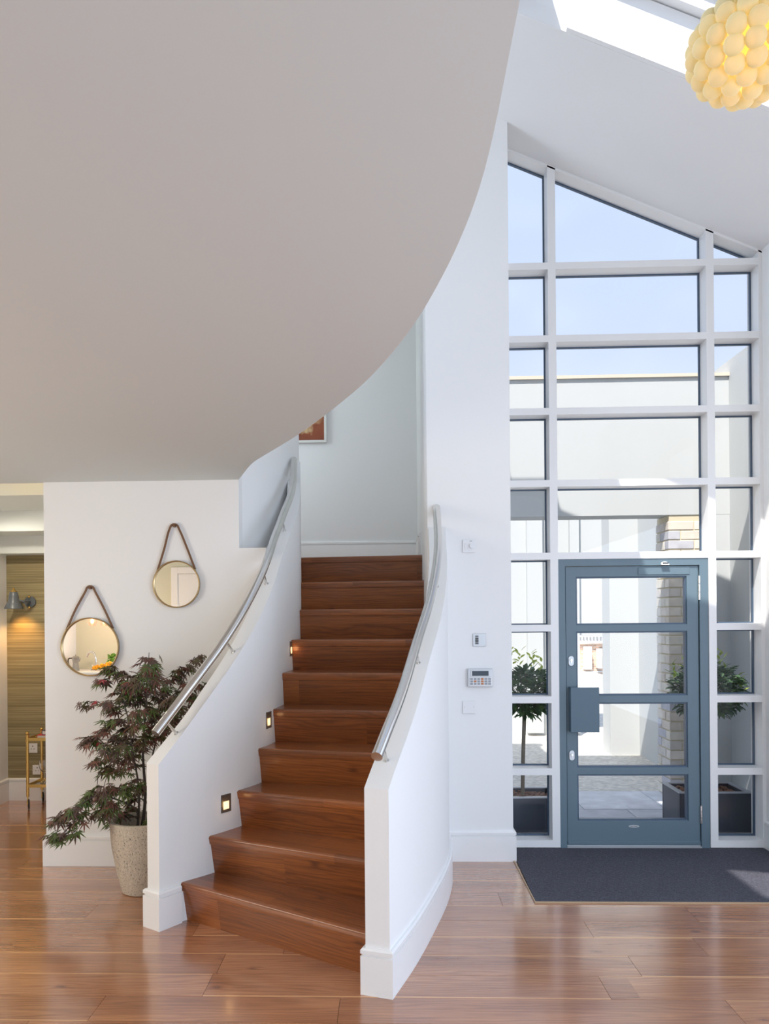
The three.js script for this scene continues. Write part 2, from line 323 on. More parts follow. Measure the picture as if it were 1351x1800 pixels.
// curved wall behind the stair's left side, full height, on its ledge
{
  const cw = smooth([[-0.975, -5.31], [-0.87, -5.62], [-0.78, -5.95], [-0.70, -6.3]], 20);
  struct('wall_stair_upper', prism([...cw, [-1.3, -6.3], [-1.3, -5.31]], 0, 5.6), M.wall);
  const l2 = cw.map(([x, z]) => [x + 0.001, z]);
  struct('trim_1', prism([[-0.975, -5.311], ...l2.slice(1, -2), [-0.78, -5.94], [-0.745, -5.75], [-0.775, -5.45], [-0.8, -5.31]], 0, 2.082), M.wall);
}
// niche beside the mirror wall
struct('wall_niche_side', box(-2.272, -2.2, 0, 2.525, -7.2, -5.312), M.wall);
struct('wall_far_left', box(-3.56, -3.44, 0, 2.525, -7.2, -5.1), M.wall);
// entrance pier between stair and window
struct('wall_entrance', prism([[0.262, ZC], [0.811, ZC], [0.811, -5.80], [0.262, -5.80]], 0, 5.12), M.wall);
struct('wall_stair_right_upper', box(0.262, 0.42, 0, 5.3, -7.2, -5.80), M.wall);
struct('wall_right', prism([[2.585, -5.80], [2.585, ZC], [3.3, ZC], [3.3, -5.80]], 0, 4.3), M.wall);
{
  struct('wall_right_side', [box(3.2, 3.35, 0, 4.0, ZC, -4.9), box(3.2, 3.35, 3.4, 4.0, -4.9, -2.2), box(3.2, 3.35, 0, 0.35, -4.9, -2.2), box(3.2, 3.35, 0, 4.0, -2.2, -1.9), box(3.2, 3.35, 0, 4.0, 2.7, 4.8), box(3.2, 3.35, 0, 0.35, -1.9, 2.7), box(3.2, 3.35, 2.65, 4.0, -1.9, 2.7)], M.wall);
  const g = structGroup('window_5');  // out of view, placed to go with the right-hand area lights
  for (const z of [-1.87, -0.35, 1.15, 2.67]) part(g, 'mullion', box(3.25, 3.31, 0.35, 2.65, z - 0.03, z + 0.03), M.trim);
  for (const y of [0.38, 2.62]) part(g, 'transom', box(3.25, 3.31, y - 0.03, y + 0.03, -1.9, 2.7), M.trim);
  for (const z of [-4.87, -3.55, -2.23]) part(g, 'mullion', box(3.25, 3.31, 0.35, 3.4, z - 0.03, z + 0.03), M.trim);
  for (const [a, b] of [[-4.84, -3.58], [-3.52, -2.26]]) part(g, 'pane', box(3.277, 3.283, 0.38, 3.38, a, b), M.glass);
  for (const [a, b] of [[-1.84, -0.38], [-0.32, 1.12], [1.18, 2.64]]) part(g, 'pane', box(3.277, 3.283, 0.41, 2.59, a, b), M.glass);
}
struct('wall_landing', box(-2.29, 0.4, 2.0, 5.6, -7.25, -7.1), M.wall);
struct('wall_upper_back', box(-4.4, -2.272, CEIL, 5.9, -7.3, -7.15), M.wall);
struct('wall_upper_left', [box(-4.4, -4.25, CEIL, 3.0, -7.2, 4.8), box(-4.4, -4.25, 4.8, 5.9, -7.2, 4.8), box(-4.4, -4.25, 3.0, 4.8, -7.2, -5.0), box(-4.4, -4.25, 3.0, 4.8, -2.7, 4.8)], M.wall);
{ const g = structGroup('window_8'); for (const z of [-4.97, -3.85, -2.73]) part(g, 'mullion', box(-4.35, -4.29, 3.0, 4.8, z - 0.03, z + 0.03), M.trim); for (const [a, b] of [[-4.94, -3.88], [-3.82, -2.76]]) part(g, 'pane', box(-4.323, -4.317, 3.0, 4.8, a, b), M.glass); }  // added window around the upper-left fill light
struct('wall_landing_left', [box(-2.28, -2.16, 2.0, 3.0, -7.1, ZM - 0.125), box(-2.28, -2.16, 4.4, 5.7, -7.1, ZM - 0.125), box(-2.28, -2.16, 3.0, 4.4, -7.1, -7.0), box(-2.28, -2.16, 3.0, 4.4, -5.8, ZM - 0.125)], M.wall);
{ const g = structGroup('window_7'); part(g, 'frame', [box(-2.25, -2.19, 3.0, 3.05, -7.0, -5.8), box(-2.25, -2.19, 4.35, 4.4, -7.0, -5.8), box(-2.25, -2.19, 3.05, 4.35, -7.0, -6.95), box(-2.25, -2.19, 3.05, 4.35, -5.85, -5.8)], M.trim); part(g, 'pane', box(-2.223, -2.217, 3.05, 4.35, -6.95, -5.85), M.glass); }  // added window around the landing fill light

// ---- first-floor slab, cut away in a curve over the stair and the entrance
{
  const edge = smooth([[0.199, -1.0], [0.203, -1.33], [0.205, -1.483], [0.202, -1.655], [0.19, -1.831], [0.154, -2.115], [0.075, -2.529], [-0.063, -3.017], [-0.22, -3.431], [-0.43, -3.917], [-0.574, -4.208], [-0.707, -4.468], [-0.78, -4.62], [-0.846, -4.8], [-0.901, -4.967], [-0.975, -5.192]], 70);
  const back = smooth([[0.199, -1.0], [0.17, -0.6], [0.0, 0.1], [-0.3, 0.8], [-0.6, 2.0], [-0.7, 4.7]], 24).reverse();
  const slot = [[-3.43, -5.215], [-2.274, -5.215], [-2.274, -5.71], [-3.43, -5.71]];
  const outline = [...back, ...edge.slice(1), [-2.272, ZM - 0.003], [-2.272, -6.5], [-4.3, -6.5], [-4.3, 4.7]];
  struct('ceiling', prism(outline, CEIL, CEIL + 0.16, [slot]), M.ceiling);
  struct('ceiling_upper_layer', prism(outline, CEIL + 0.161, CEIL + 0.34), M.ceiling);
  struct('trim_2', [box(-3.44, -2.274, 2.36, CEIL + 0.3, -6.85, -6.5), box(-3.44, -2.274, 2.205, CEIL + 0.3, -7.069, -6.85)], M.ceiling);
}
// ---- pitched roof with two rooflights; the nearer is unseen, placed to sun the mat
{
  const X0 = -1.3, X1 = 3.4;
  const slab = (x0, x1, z0, z1, t0 = 0, t1 = 0.2) => {
    const r = (z) => [[x0, roofY(x0) + t0, z], [x1, roofY(x1) + t0, z], [x1, roofY(x1) + t1, z], [x0, roofY(x0) + t1, z]];
    return loft([r(z1), r(z0)], 0.2);
  };
  const S = { x0: 0.72, x1: 2.5, za: -4.39, zb: -3.5 }, S2 = { x0: 0.5, x1: 2.6, za: -2.3, zb: -1.4 };
  struct('ceiling_pitched', [
    slab(X0, X1, -5.725, S.za, 0, 0.1), slab(X0, S.x0, S.za, S.zb), slab(S.x1, X1, S.za, S.zb), slab(X0, X1, S.zb, S2.za),
    slab(X0, S2.x0, S2.za, S2.zb), slab(S2.x1, X1, S2.za, S2.zb), slab(X0, X1, S2.zb, 4.8),
    slab(X0, 0.42, -7.3, -5.725),
  ], M.wall);
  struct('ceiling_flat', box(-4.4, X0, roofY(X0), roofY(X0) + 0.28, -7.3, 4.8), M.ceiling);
  // raised kerbs, frames and panes
  for (const [k, s] of [[1, S], [2, S2]]) {
    const g = structGroup('window_' + (k + 1));
    const T = 0.2, TB = k === 1 ? 0.1002 : 0.2, U = 0.42;
    part(g, 'kerb', [slab(s.x0 - 0.1, s.x1 + 0.1, s.za - 0.1, s.za, TB, U), slab(s.x0 - 0.1, s.x1 + 0.1, s.zb, s.zb + 0.1, T, U), slab(s.x0 - 0.1, s.x0, s.za, s.zb, T, U), slab(s.x1, s.x1 + 0.1, s.za, s.zb, T, U)], M.trim);
    const fw = 0.085;
    for (const [a, b, c, d] of [[s.x0, s.x1, s.za, s.za + fw], [s.x0, s.x1, s.zb - fw, s.zb], [s.x0, s.x0 + fw, s.za + fw, s.zb - fw], [s.x1 - fw, s.x1, s.za + fw, s.zb - fw]])
      part(g, 'frame_bar', [slab(a, b, c, d, U - 0.08, U), slab(a - 0.02, b + 0.02, c - 0.02, d + 0.02, U, U + 0.035)], M.trim);
    part(g, 'pane', slab(s.x0 + fw, s.x1 - fw, s.za + fw, s.zb - fw, U + 0.005, U + 0.007), M.glass);
    if (k === 1) part(g, 'reveal_lining', slab(0.995, s.x1, s.za - 0.001, s.za + 0.03, 0.002, U - 0.09), M.trim);
  }
}
// ---- behind the camera: added glazing to go with the rear fill light, kitchen wall
{
  const g = structGroup('window_4');
  const z = 4.65;
  for (let i = 0; i < 5; i++) { const x = -0.6 + i * 0.95; part(g, 'mullion', box(x - 0.03, x + 0.03, 0, 4.1, z - 0.05, z + 0.05), M.trim); }
  for (const y of [0.03, 2.3, 4.07]) part(g, 'transom', box(-0.6, 3.2, y - 0.03, y + 0.03, z - 0.05, z + 0.05), M.trim);
  for (let i = 0; i < 4; i++) for (const [a, b] of [[0.06, 2.27], [2.33, 4.04]]) part(g, 'pane', box(-0.57 + i * 0.95, 0.32 + i * 0.95, a, b, z - 0.004, z + 0.004), M.glass);
  struct('wall_rear', [box(-4.4, -0.63, 0, 5.9, z - 0.1, z + 0.1), box(-0.63, 3.4, 4.1, 5.6, z - 0.1, z + 0.1)], M.wall);
}

// ---- baseboards (profile: board, groove, cap)
const BB = (h = 0.2, t = 0.018) => [[-0.004, 0], [t, 0], [t, h - 0.034], [t - 0.008, h - 0.032], [t - 0.008, h - 0.026], [t, h - 0.024], [t, h - 0.008], [t - 0.007, h], [-0.004, h]];
struct('baseboard_left', sweep([[-2.272, -6.9], [-2.272, ZM], [-0.95, ZM]], BB().map(([o, y]) => [-o, y])), M.trim);
struct('baseboard_niche', sweep([[-2.42, -7.07], [-3.44, -7.07], [-3.44, -5.2]].reverse(), BB().map(([o, y]) => [-o, y])), M.trim);
struct('baseboard_right', sweep([[2.585, -5.58], [2.585, ZC], [3.2, ZC]], BB().map(([o, y]) => [-o, y])), M.trim);
struct('baseboard_landing', sweep([[-0.9, -7.1], [0.262, -7.1], [0.262, -6.45]], BB(0.2).map(([o, y]) => [-o, y + 2.1])), M.trim);

// ---- stair walls
const capCurve = (path, keys) => path.map(([, z]) => {                // [z, height] pairs from the newel upwards
  let i = 0; while (i < keys.length - 2 && keys[i + 1][0] > z) i++;
  return keys[i][1] + (keys[i + 1][1] - keys[i][1]) * (z - keys[i][0]) / (keys[i + 1][0] - keys[i][0]);
});
const soften = (h) => { for (let k = 0; k < 3; k++) h = h.map((v, i) => i && i < h.length - 1 ? (h[i - 1] + 2 * v + h[i + 1]) / 4 : v); return h; };
function stairWall(name, inner, outer, cap) {
  const rings = inner.map((p, i) => { const y = cap[i], o = outer[i]; return [[p[0], 0, p[1]], [p[0], y, p[1]], [o[0], y, o[1]], [o[0], 0, o[1]]]; });
  return struct(name, loft(rings, 0.5), M.wall);
}
const LCAP = soften(capCurve(LIN, [[-4.11, 0.862], [-4.229, 0.985], [-4.363, 1.18], [-4.551, 1.39], [-4.745, 1.60], [-4.96, 1.81], [-5.204, 2.01], [-5.475, 2.21], [-5.745, 2.42], [-6.015, 2.64], [-6.3, 2.86]]));
const RCAP = soften(capCurve(RIN, [[-3.43, 0.885], [-3.535, 0.965], [-3.86, 1.18], [-4.15, 1.395], [-4.5, 1.61], [-4.8, 1.83], [-5.085, 2.05], [-5.37, 2.27]]));
stairWall('stair_wall_left', LIN, LOUT, LCAP);  // low solid wall on the left of the stair
stairWall('stair_wall_right', RIN, ROUT, RCAP);  // low solid wall on the right of the stair
{
  const lo = [...LOUT.slice(0, 22)].reverse(), li = LIN.slice(0, 4);
  struct('baseboard_stair_left', sweep([...lo, ...li], BB().map(([o, y]) => [-o, y])), M.trim);
  const ri = RIN.slice(0, 4).reverse();
  const ro = ROUT.filter((p) => p[1] > ZC + 0.02);
  struct('baseboard_stair_right', sweep([...ri, ...ro, [ro[ro.length - 1][0] + 0.002, ZC], [0.811, ZC], [0.811, -5.57]], BB().map(([o, y]) => [-o, y])), M.trim);
}

// ------------------------------------------------------------------ staircase
{
  const Lp = [[-1.126, -4.229], [-0.998, -4.363], [-0.877, -4.551], [-0.785, -4.745], [-0.726, -4.96], [-0.70, -5.204], [-0.672, -5.475], [-0.645, -5.745], [-0.66, -6.015], [-0.69, -6.295]];
  const Rp = [[-0.075, -3.535], [0.03, -3.86], [0.1, -4.15], [0.182, -4.50], [0.236, -4.80], [0.258, -5.085], [0.267, -5.37], [0.267, -5.63], [0.267, -5.89], [0.267, -6.156]];
  const st = thing('staircase', 'curved staircase of polished walnut treads and risers between white walls', 'staircase');
  const NOSE = 0.046, RAKE = 0.038;
  const uvBoard = (g, a, b, wid) => { // u along a->b, v across from the way the face lies
    const p = g.attributes.position, n = g.attributes.normal, uv = new Float32Array(p.count * 2), dx = b[0] - a[0], dz = b[1] - a[1], l = Math.hypot(dx, dz), off = rnd();
    for (let i = 0; i < p.count; i++) {
      const x = p.getX(i) - a[0], z = p.getZ(i) - a[1], u = (x * dx + z * dz) / l, w = (-x * dz + z * dx) / l;
      uv[2 * i] = (u + 0.1) / 1.4 + off; uv[2 * i + 1] = (Math.abs(n.getY(i)) > 0.6 ? w / 0.2 : p.getY(i) / 0.2) + off;
    }
    g.setAttribute('uv', new THREE.BufferAttribute(uv, 2)); return g;
  };
  for (let i = 0; i < 10; i++) {
    const y = RISE * (i + 1), L = Lp[i], R = Rp[i], dx = R[0] - L[0], dz = R[1] - L[1], l = Math.hypot(dx, dz), bx = dz / l, bz = -dx / l; // back direction
    const eL = [L[0] - dx / l * 0.03, L[1] - dz / l * 0.03], eR = [R[0] + dx / l * 0.03, R[1] + dz / l * 0.03];
    const nL = i < 9 ? Lp[i + 1] : [-0.69, -7.12], nR = i < 9 ? Rp[i + 1] : [0.267, -7.12];
    const depth = (p, q) => (q[0] - p[0]) * bx + (q[1] - p[1]) * bz;
    const dl = depth(L, nL) + 0.05, dr = depth(R, nR) + 0.05;
    const lean = (p, q) => { const vx = q[0] - p[0], vz = q[1] - p[1], k = 1 / (vx * bx + vz * bz); return [vx * k, vz * k]; };   // along the wall, one unit deep
    const wayL = lean(L, nL), wayR = lean(R, nR);
    const sect = (e, d, w) => [[0.0335, y], [0.0335, y - 0.02], [d, y - 0.02], [d, y]].map(([o, h]) => [e[0] + w[0] * o, h, e[1] + w[1] * o]);
    const nose = (e, w) => [[0.012, y], [0.005, y - 0.0015], [0.0005, y - 0.006], [-0.001, y - 0.012], [0.006, y - NOSE], [0.03, y - NOSE], [0.033, y]].map(([o, h]) => [e[0] + w[0] * o, h, e[1] + w[1] * o]);
    part(st, 'nosing', uvBoard(loft([nose(eL, wayL), nose(eR, wayR)], 0.75), eL, eR), M.stair[(i * 3 + 2) % 5]);
    const m = M.stair[i % 5];
    let eLd = dl, eRd = dr;
    if (i < 9) {
      const a = [eL[0], eL[1]], b = [eR[0], eR[1]];
      part(st, 'tread', uvBoard(loft([sect(a, eLd, wayL), sect(b, eRd, wayR)], 0.7), a, b), M.stair[(i * 2 + 1) % 5]);
    } else part(st, 'tread', uvBoard(loft([sect(eL, 0.4, wayL), sect(eR, 0.4, wayR)], 0.7), eL, eR), M.stair[2]);
    const rs = (e, w) => [[0.0125, y - NOSE - 0.0022], [RAKE, y - RISE], [RAKE + 0.02, y - RISE], [0.05, y - 0.021], [0.0325, y - 0.021], [0.0315, y - NOSE - 0.0018]].map(([o, h]) => [e[0] + w[0] * o, h, e[1] + w[1] * o]);
    part(st, 'riser', uvBoard(loft([rs(eL, wayL), rs(eR, wayR)], 0.3), eL, eR), m);
  }
  struct('landing_floor', prism([[-0.69, -6.6], [0.262, -6.5], [0.262, -7.1], [-2.15, -7.1], [-2.15, -6.31], [-0.69, -6.31]], 1.9, 2.098), M.floor[1]);
}

// ------------------------------------------------------------------ handrails
function handrail(label, inner, outer, cap, sStart, sEnd, bracketsAt, lift) {
  const cen = inner.map((p, i) => [(p[0] + outer[i][0]) / 2, (p[1] + outer[i][1]) / 2]), s = arc(cen);
  const at = (t) => { // point on the cap's centre line at arc length t (carried on past its ends)
    let i = 0; while (i < s.length - 2 && s[i + 1] < t) i++;
    const k = (t - s[i]) / (s[i + 1] - s[i]), mix = (a, b) => a + (b - a) * k; return V(mix(cen[i][0], cen[i + 1][0]), mix(cap[i], cap[i + 1]), mix(cen[i][1], cen[i + 1][1]));
  };
  const tan = (t) => at(t + 0.06).sub(at(t - 0.06)).normalize();
  const nor = (t) => { const d = tan(t), side = V(0, 1, 0).cross(d).normalize(); return d.clone().cross(side).normalize(); };
  const lifted = (t) => at(t).addScaledVector(nor(t), lift);
  const pts = []; for (let k = 0; k <= 14; k++) pts.push(lifted(sStart + (sEnd - sStart) * k / 14));
  const o = thing('handrail', label, 'handrail', [0, 0, 0], 0);
  part(o, 'rail', tube(new THREE.CatmullRomCurve3(pts), 0.0255, 120, 28), M.steel);
  for (const t of bracketsAt) {
    const a = at(t).addScaledVector(nor(t), -0.004), b = lifted(t).addScaledVector(nor(t), -0.02);
    part(o, 'bracket', [bar(a, b, 0.0075, 12), bar(a, a.clone().addScaledVector(nor(t), 0.007), 0.013, 16)], M.steel);
  }
  return o;
}
handrail('brushed steel handrail along the left stair wall, above the potted maple', LIN, LOUT, LCAP, 0.09, 2.16, [0.16, 0.58, 1.0, 1.5, 2.03], 0.105);
handrail('brushed steel handrail along the right stair wall, in front of the entrance wall', RIN, ROUT, RCAP, 0.07, 1.99, [0.14, 0.74, 1.38], 0.105);
// ------------------------------------------------------------------ window screen beside and above the door
const GZ = ZD - 0.12;                                                // plane of the glass
const headY = (x) => roofY(x) - 0.006;
{
  const win = structGroup('window_1');
  const XL = 0.811, XR = 2.585, D0 = ZD - 0.15;
  const ML = [1.124, 1.178], MR = [2.206, 2.258];
  const rails = [4.05, 3.545, 3.04, 2.54, 2.035, 1.535, 1.037, 0.537];
  const RH = 0.0235;
  const vert = (x0, x1, y0, y1f) => { const r = (z) => [[x0, y0, z], [x1, y0, z], [x1, y1f(x1), z], [x0, y1f(x0), z]]; return loft([r(ZD), r(D0)], 0.2); };
  part(win, 'mullion', vert(ML[0], ML[1], 0.012, headY), M.trim);
  part(win, 'mullion', vert(MR[0], MR[1], 0.012, headY), M.trim);
  part(win, 'jamb', vert(2.562, XR + 0.02, 0.012, headY), M.trim);
  part(win, 'jamb', vert(XL - 0.02, XL + 0.004, 0.012, headY), M.trim);
  { const a = XL - 0.02, b = XR + 0.02, t = 0.012, r = (z) => [[a, headY(a) - t, z], [b, headY(b) - t, z], [b, headY(b) + 0.1, z], [a, headY(a) + 0.1, z]]; part(win, 'head', loft([r(ZD), r(D0)], 0.2), M.trim); }
  const cols = [[XL, ML[0]], [ML[1], MR[0]], [MR[1], 2.562]];
  cols.forEach(([a, b], c) => {
    for (const [i, y] of rails.entries()) {
      if (c === 1 && i > 4) continue;
      if (y + RH > headY(b) && y + RH > headY(a)) continue;
      const top = Math.min(y + RH, headY(b) - 0.002);
      part(win, 'transom', box(a, b, y - RH, top, D0, ZD - 0.0005), M.trim);
    }
    if (c !== 1) part(win, 'sill', box(a, b, 0.012, 0.062, D0, ZD - 0.0005), M.trim);
    // panes, each in its own dark gasket
    const ys = c === 1 ? rails.slice(0, 5) : [...rails, 0.04];
    for (let i = -1; i + 1 < ys.length; i++) {
      const y0 = ys[i + 1] + RH, flat = i >= 0, y1 = flat ? ys[i] - RH : null;
      const ta = flat ? y1 : headY(a) - 0.014, tb = flat ? y1 : headY(b) - 0.014;
      if (tb < y0 + 0.02 && ta < y0 + 0.02) continue;
      let ring = tb < y0 + 0.01 ? [[a, y0], [a + (ta - y0) / 0.4332, y0], [a, ta]] : [[a, y0], [b, y0], [b, tb], [a, ta]];
      const shape = new THREE.Shape(ring.map((p) => new THREE.Vector2(...p)));
            const w = 0.009, inner = ring.length === 3 ? [[a + w, y0 + w], [ring[1][0] - w * 3.4, y0 + w], [a + w, ta - w * 1.6]] : [[a + w, y0 + w], [b - w, y0 + w], [b - w, tb - w * (flat ? 1 : 0.7)], [a + w, ta - w * (flat ? 1 : 1.5)]];
      const hole = new THREE.Path(inner.map((p) => new THREE.Vector2(...p)).reverse()); shape.holes.push(hole);
      const gg = new THREE.ExtrudeGeometry(shape, { depth: 0.02, bevelEnabled: false }); gg.translate(0, 0, GZ - 0.018);
      const pane = new THREE.ExtrudeGeometry(new THREE.Shape(inner.map((p) => new THREE.Vector2(...p))), { depth: 0.004, bevelEnabled: false }); pane.translate(0, 0, GZ - 0.012);
      const pp = part(win, 'pane', pane, M.glass);
      part(pp, 'gasket', gg, M.gasket);
    }
  });
  struct('trim_3', [box(XL, ML[1] - 0.006, -0.02, 0.011, ZD - 0.15, ZD - 0.012), box(MR[0] + 0.01, XR, -0.02, 0.011, ZD - 0.15, ZD - 0.012)], M.stone);
}
// ------------------------------------------------------------------ entrance door
{
  const d = structGroup('door_1');
  const x0 = 1.18, x1 = 2.204, zf = ZD - 0.006, zb = ZD - 0.12;
  // frame
  part(d, 'door_frame', [box(x0, x0 + 0.046, 0.0, 2.01, zb, zf), box(x1 - 0.058, x1, 0.0, 2.01, zb, zf), box(x0 + 0.046, x1 - 0.058, 1.964, 2.01, zb, zf)], M.grey);
  part(d, 'threshold', [box(x0 + 0.046, x1 - 0.058, 0.0, 0.018, zb, zf + 0.004), box(x0 + 0.05, x1 - 0.06, 0.018, 0.03, zf - 0.05, zf - 0.014)], M.alu);
  // leaf
  const a = x0 + 0.05, b = x1 - 0.062, y0 = 0.022, y1 = 1.96, lf = zf - 0.012, lb = zf - 0.07, g0 = a + 0.073, g1 = b - 0.08;
  const bars = [[y0, 0.193], [0.513, 0.563], [1.012, 1.063], [1.507, 1.556], [1.888, y1]];
  part(d, 'stile', box(a, g0, y0, y1, lb, lf, 0.003), M.grey); part(d, 'stile', box(g1, b, y0, y1, lb, lf, 0.003), M.grey);
  for (const [p, q] of bars) part(d, 'door_rail', box(g0 - 0.003, g1 + 0.003, p, q, lb, lf, 0.003), M.grey);
  for (let i = 0; i < 4; i++) {
    const p = bars[i][1], q = bars[i + 1][0], k = 0.009;
    part(d, 'glazing_bead', [box(g0, g1, p, p + k, lb + 0.01, lf - 0.01), box(g0, g1, q - k, q, lb + 0.01, lf - 0.01), box(g0, g0 + k, p + k, q - k, lb + 0.01, lf - 0.01), box(g1 - k, g1, p + k, q - k, lb + 0.01, lf - 0.01)], M.gasket);
    part(d, 'pane', box(g0 + k, g1 - k, p + k, q - k, lb + 0.024, lb + 0.03), M.glass);
  }
  part(d, 'weather_bar', box(a, b, 0.03, 0.052, lf, lf + 0.012, 0.003), M.grey);
  part(d, 'closer_cover', [box(a + 0.5, b - 0.06, 1.9, 1.947, lf, lf + 0.005, 0.002)], M.grey);
  // pull plate standing off the leaf
  const pl = part(d, 'pull_plate', box(a + 0.018, a + 0.213, 0.815, 1.125, lf + 0.05, lf + 0.058, 0.003), M.plate);
  part(pl, 'pull_plate_side', [box(a + 0.018, a + 0.026, 0.815, 1.125, lf, lf + 0.05)], M.plate);
  // locks
  for (const y of [1.305, 0.648]) {
    const s = new THREE.Shape(); s.absarc(0, 0.017, 0.0165, 0, Math.PI); s.absarc(0, -0.017, 0.0165, Math.PI, 2 * Math.PI);
    const g = new THREE.ExtrudeGeometry(s, { depth: 0.006, bevelSize: 0.002, bevelThickness: 0.002, bevelSegments: 2, curveSegments: 12 }); g.translate(a + 0.034, y, lf);
    const l = part(d, 'lock_plate', g, M.alu);
    const key = cyl(0.0075, 0.0075, 0.014, 16); key.rotateX(Math.PI / 2); key.translate(a + 0.034, y + 0.006, lf + 0.012);
    part(l, 'lock_cylinder', [key, box(a + 0.032, a + 0.036, y - 0.014, y + 0.004, lf + 0.006, lf + 0.013)], M.steel);
  }
  for (const [p, q] of [[0.175, 0.3], [1.72, 1.89]]) {
    const h = []; const n = 3, l = (q - p) / n; for (let i = 0; i < n; i++) { const c = cyl(0.009, 0.009, l - 0.003, 14); c.translate(b + 0.004, p + l * (i + 0.5), lf + 0.006); h.push(c); }
    part(d, 'hinge', h, M.steel);
  }
  // oval maker's badge on the bottom rail and the sensor over the head
  const e = cyl(0.036, 0.036, 0.004, 32); e.rotateX(Math.PI / 2); e.scale(1, 0.26, 1); e.translate((g0 + g1) / 2 + 0.005, 0.155, lf + 0.002);
  const bd = part(d, 'badge', e, M.alu);
  part(bd, 'badge_line', [box((g0 + g1) / 2 - 0.018, (g0 + g1) / 2 + 0.028, 0.153, 0.157, lf + 0.004, lf + 0.0046)], M.steel);
  const sx = atZ(1168, 990, ZD).x, sen = new THREE.SphereGeometry(0.026, 20, 10, 0, Math.PI * 2, 0, Math.PI / 2); sen.scale(1, 0.7, 0.8); sen.translate(sx, 1.972, zf);
  const sn = part(d, 'door_sensor', [sen, box(sx - 0.026, sx + 0.026, 1.965, 1.973, zf, zf + 0.02)], M.plastic);
  part(sn, 'sensor_window', box(sx - 0.018, sx + 0.018, 1.974, 1.981, zf + 0.018, zf + 0.0225), M.black);
}
// ------------------------------------------------------------------ door mat
{
  const t = thing('door_mat', 'large charcoal carpet mat laid in front of the grey entrance door', 'mat', [0, 0, 0]);
  part(t, 'pile', prism([[0.815, -4.525], [2.62, -4.525], [2.62, -5.29], [2.575, -5.30], [2.575, -5.565], [0.83, -5.565], [0.83, -5.30]], 0.0005, 0.009), M.mat);
  part(t, 'edge_strip', [box(0.81, 0.8148, 0, 0.0092, -5.29, -4.52), box(0.81, 2.62, 0, 0.0092, -4.5248, -4.521)], M.oak);
}
// ------------------------------------------------------------------ plates on the entrance wall
{
  const Z = ZC + 0.001;
  const plate = (x, y, w, h, m, d = 0.008) => { const g = new RoundedBoxGeometry(w, h, d, 3, 0.003); g.translate(x, y, Z + d / 2); return g; };
  let p = atZ(824, 960, ZC);
  let t = thing('dimmer_plate', 'white square dimmer plate with a round knob, highest of the wall plates', 'switch', [p.x, p.y, Z]);
  const P0 = (w, h, d) => { const g = new RoundedBoxGeometry(w, h, d, 3, 0.003); g.translate(0, 0, d / 2); return g; };
  const disc = (r, d, x, y, z) => { const g = cyl(r, r, d, 28); g.rotateX(Math.PI / 2); g.translate(x, y, z + d / 2); return g; };
  part(t, 'plate', P0(0.086, 0.086, 0.008), M.plastic);
  part(t, 'knob', [disc(0.016, 0.014, 0.018, 0.0, 0.008)], M.plastic);
  part(t, 'rocker', [box(-0.03, -0.012, -0.02, 0.02, 0.008, 0.011, 0.001)], M.plastic);
  part(t, 'mark', box(0.004, 0.02, 0.031, 0.034, 0.008, 0.0086), M.black);
  p = atZ(842, 1125, ZC);
  t = thing('lighting_keypad', 'small brushed metal lighting panel with a column of dark buttons', 'switch', [p.x, p.y, Z]);
  part(t, 'plate', P0(0.086, 0.086, 0.007), M.alu);
  for (const [y, h] of [[0.026, 0.006], [0.012, 0.009], [0, 0.009], [-0.012, 0.009], [-0.024, 0.006]]) part(t, 'button', box(-0.028, -0.006, y - h / 2, y + h / 2, 0.007, 0.0105, 0.001), M.black);
  p = atZ(843, 1191, ZC);
  t = thing('alarm_keypad', 'chrome alarm keypad with a dark display and rows of number keys', 'keypad', [p.x, p.y, Z]);
  part(t, 'case', P0(0.162, 0.12, 0.026), M.alu);
  part(t, 'display_surround', [box(-0.065, 0.065, 0.008, 0.052, 0.026, 0.031, 0.002)], M.alu);
  part(t, 'display', box(-0.054, 0.054, 0.014, 0.046, 0.031, 0.0325), M.display);
  const fl = box(-0.072, 0.076, -0.052, 0.004, 0.026, 0.03, 0.002); part(t, 'key_panel', fl, M.plastic);
  for (let r = 0; r < 3; r++) for (let c = 0; c < 6; c++) {
    const kx = -0.058 + c * 0.0235, ky = -0.006 - r * 0.0165;
    part(t, 'key', box(kx - 0.0085, kx + 0.0085, ky - 0.006, ky + 0.006, 0.03, 0.0335, 0.0015), c === 3 || (c === 1 && r === 1) ? M.keyOrange : M.keyGrey);
  }
  p = atZ(824, 1243, ZC);
  t = thing('blank_plate', 'plain white square cover plate with two screws, lowest of the wall plates', 'cover plate', [p.x, p.y, Z]);
  part(t, 'plate', P0(0.086, 0.086, 0.008), M.plastic);
  for (const x of [-0.03, 0.03]) part(t, 'screw', [disc(0.003, 0.0012, x, 0.002, 0.008)], M.alu);
}
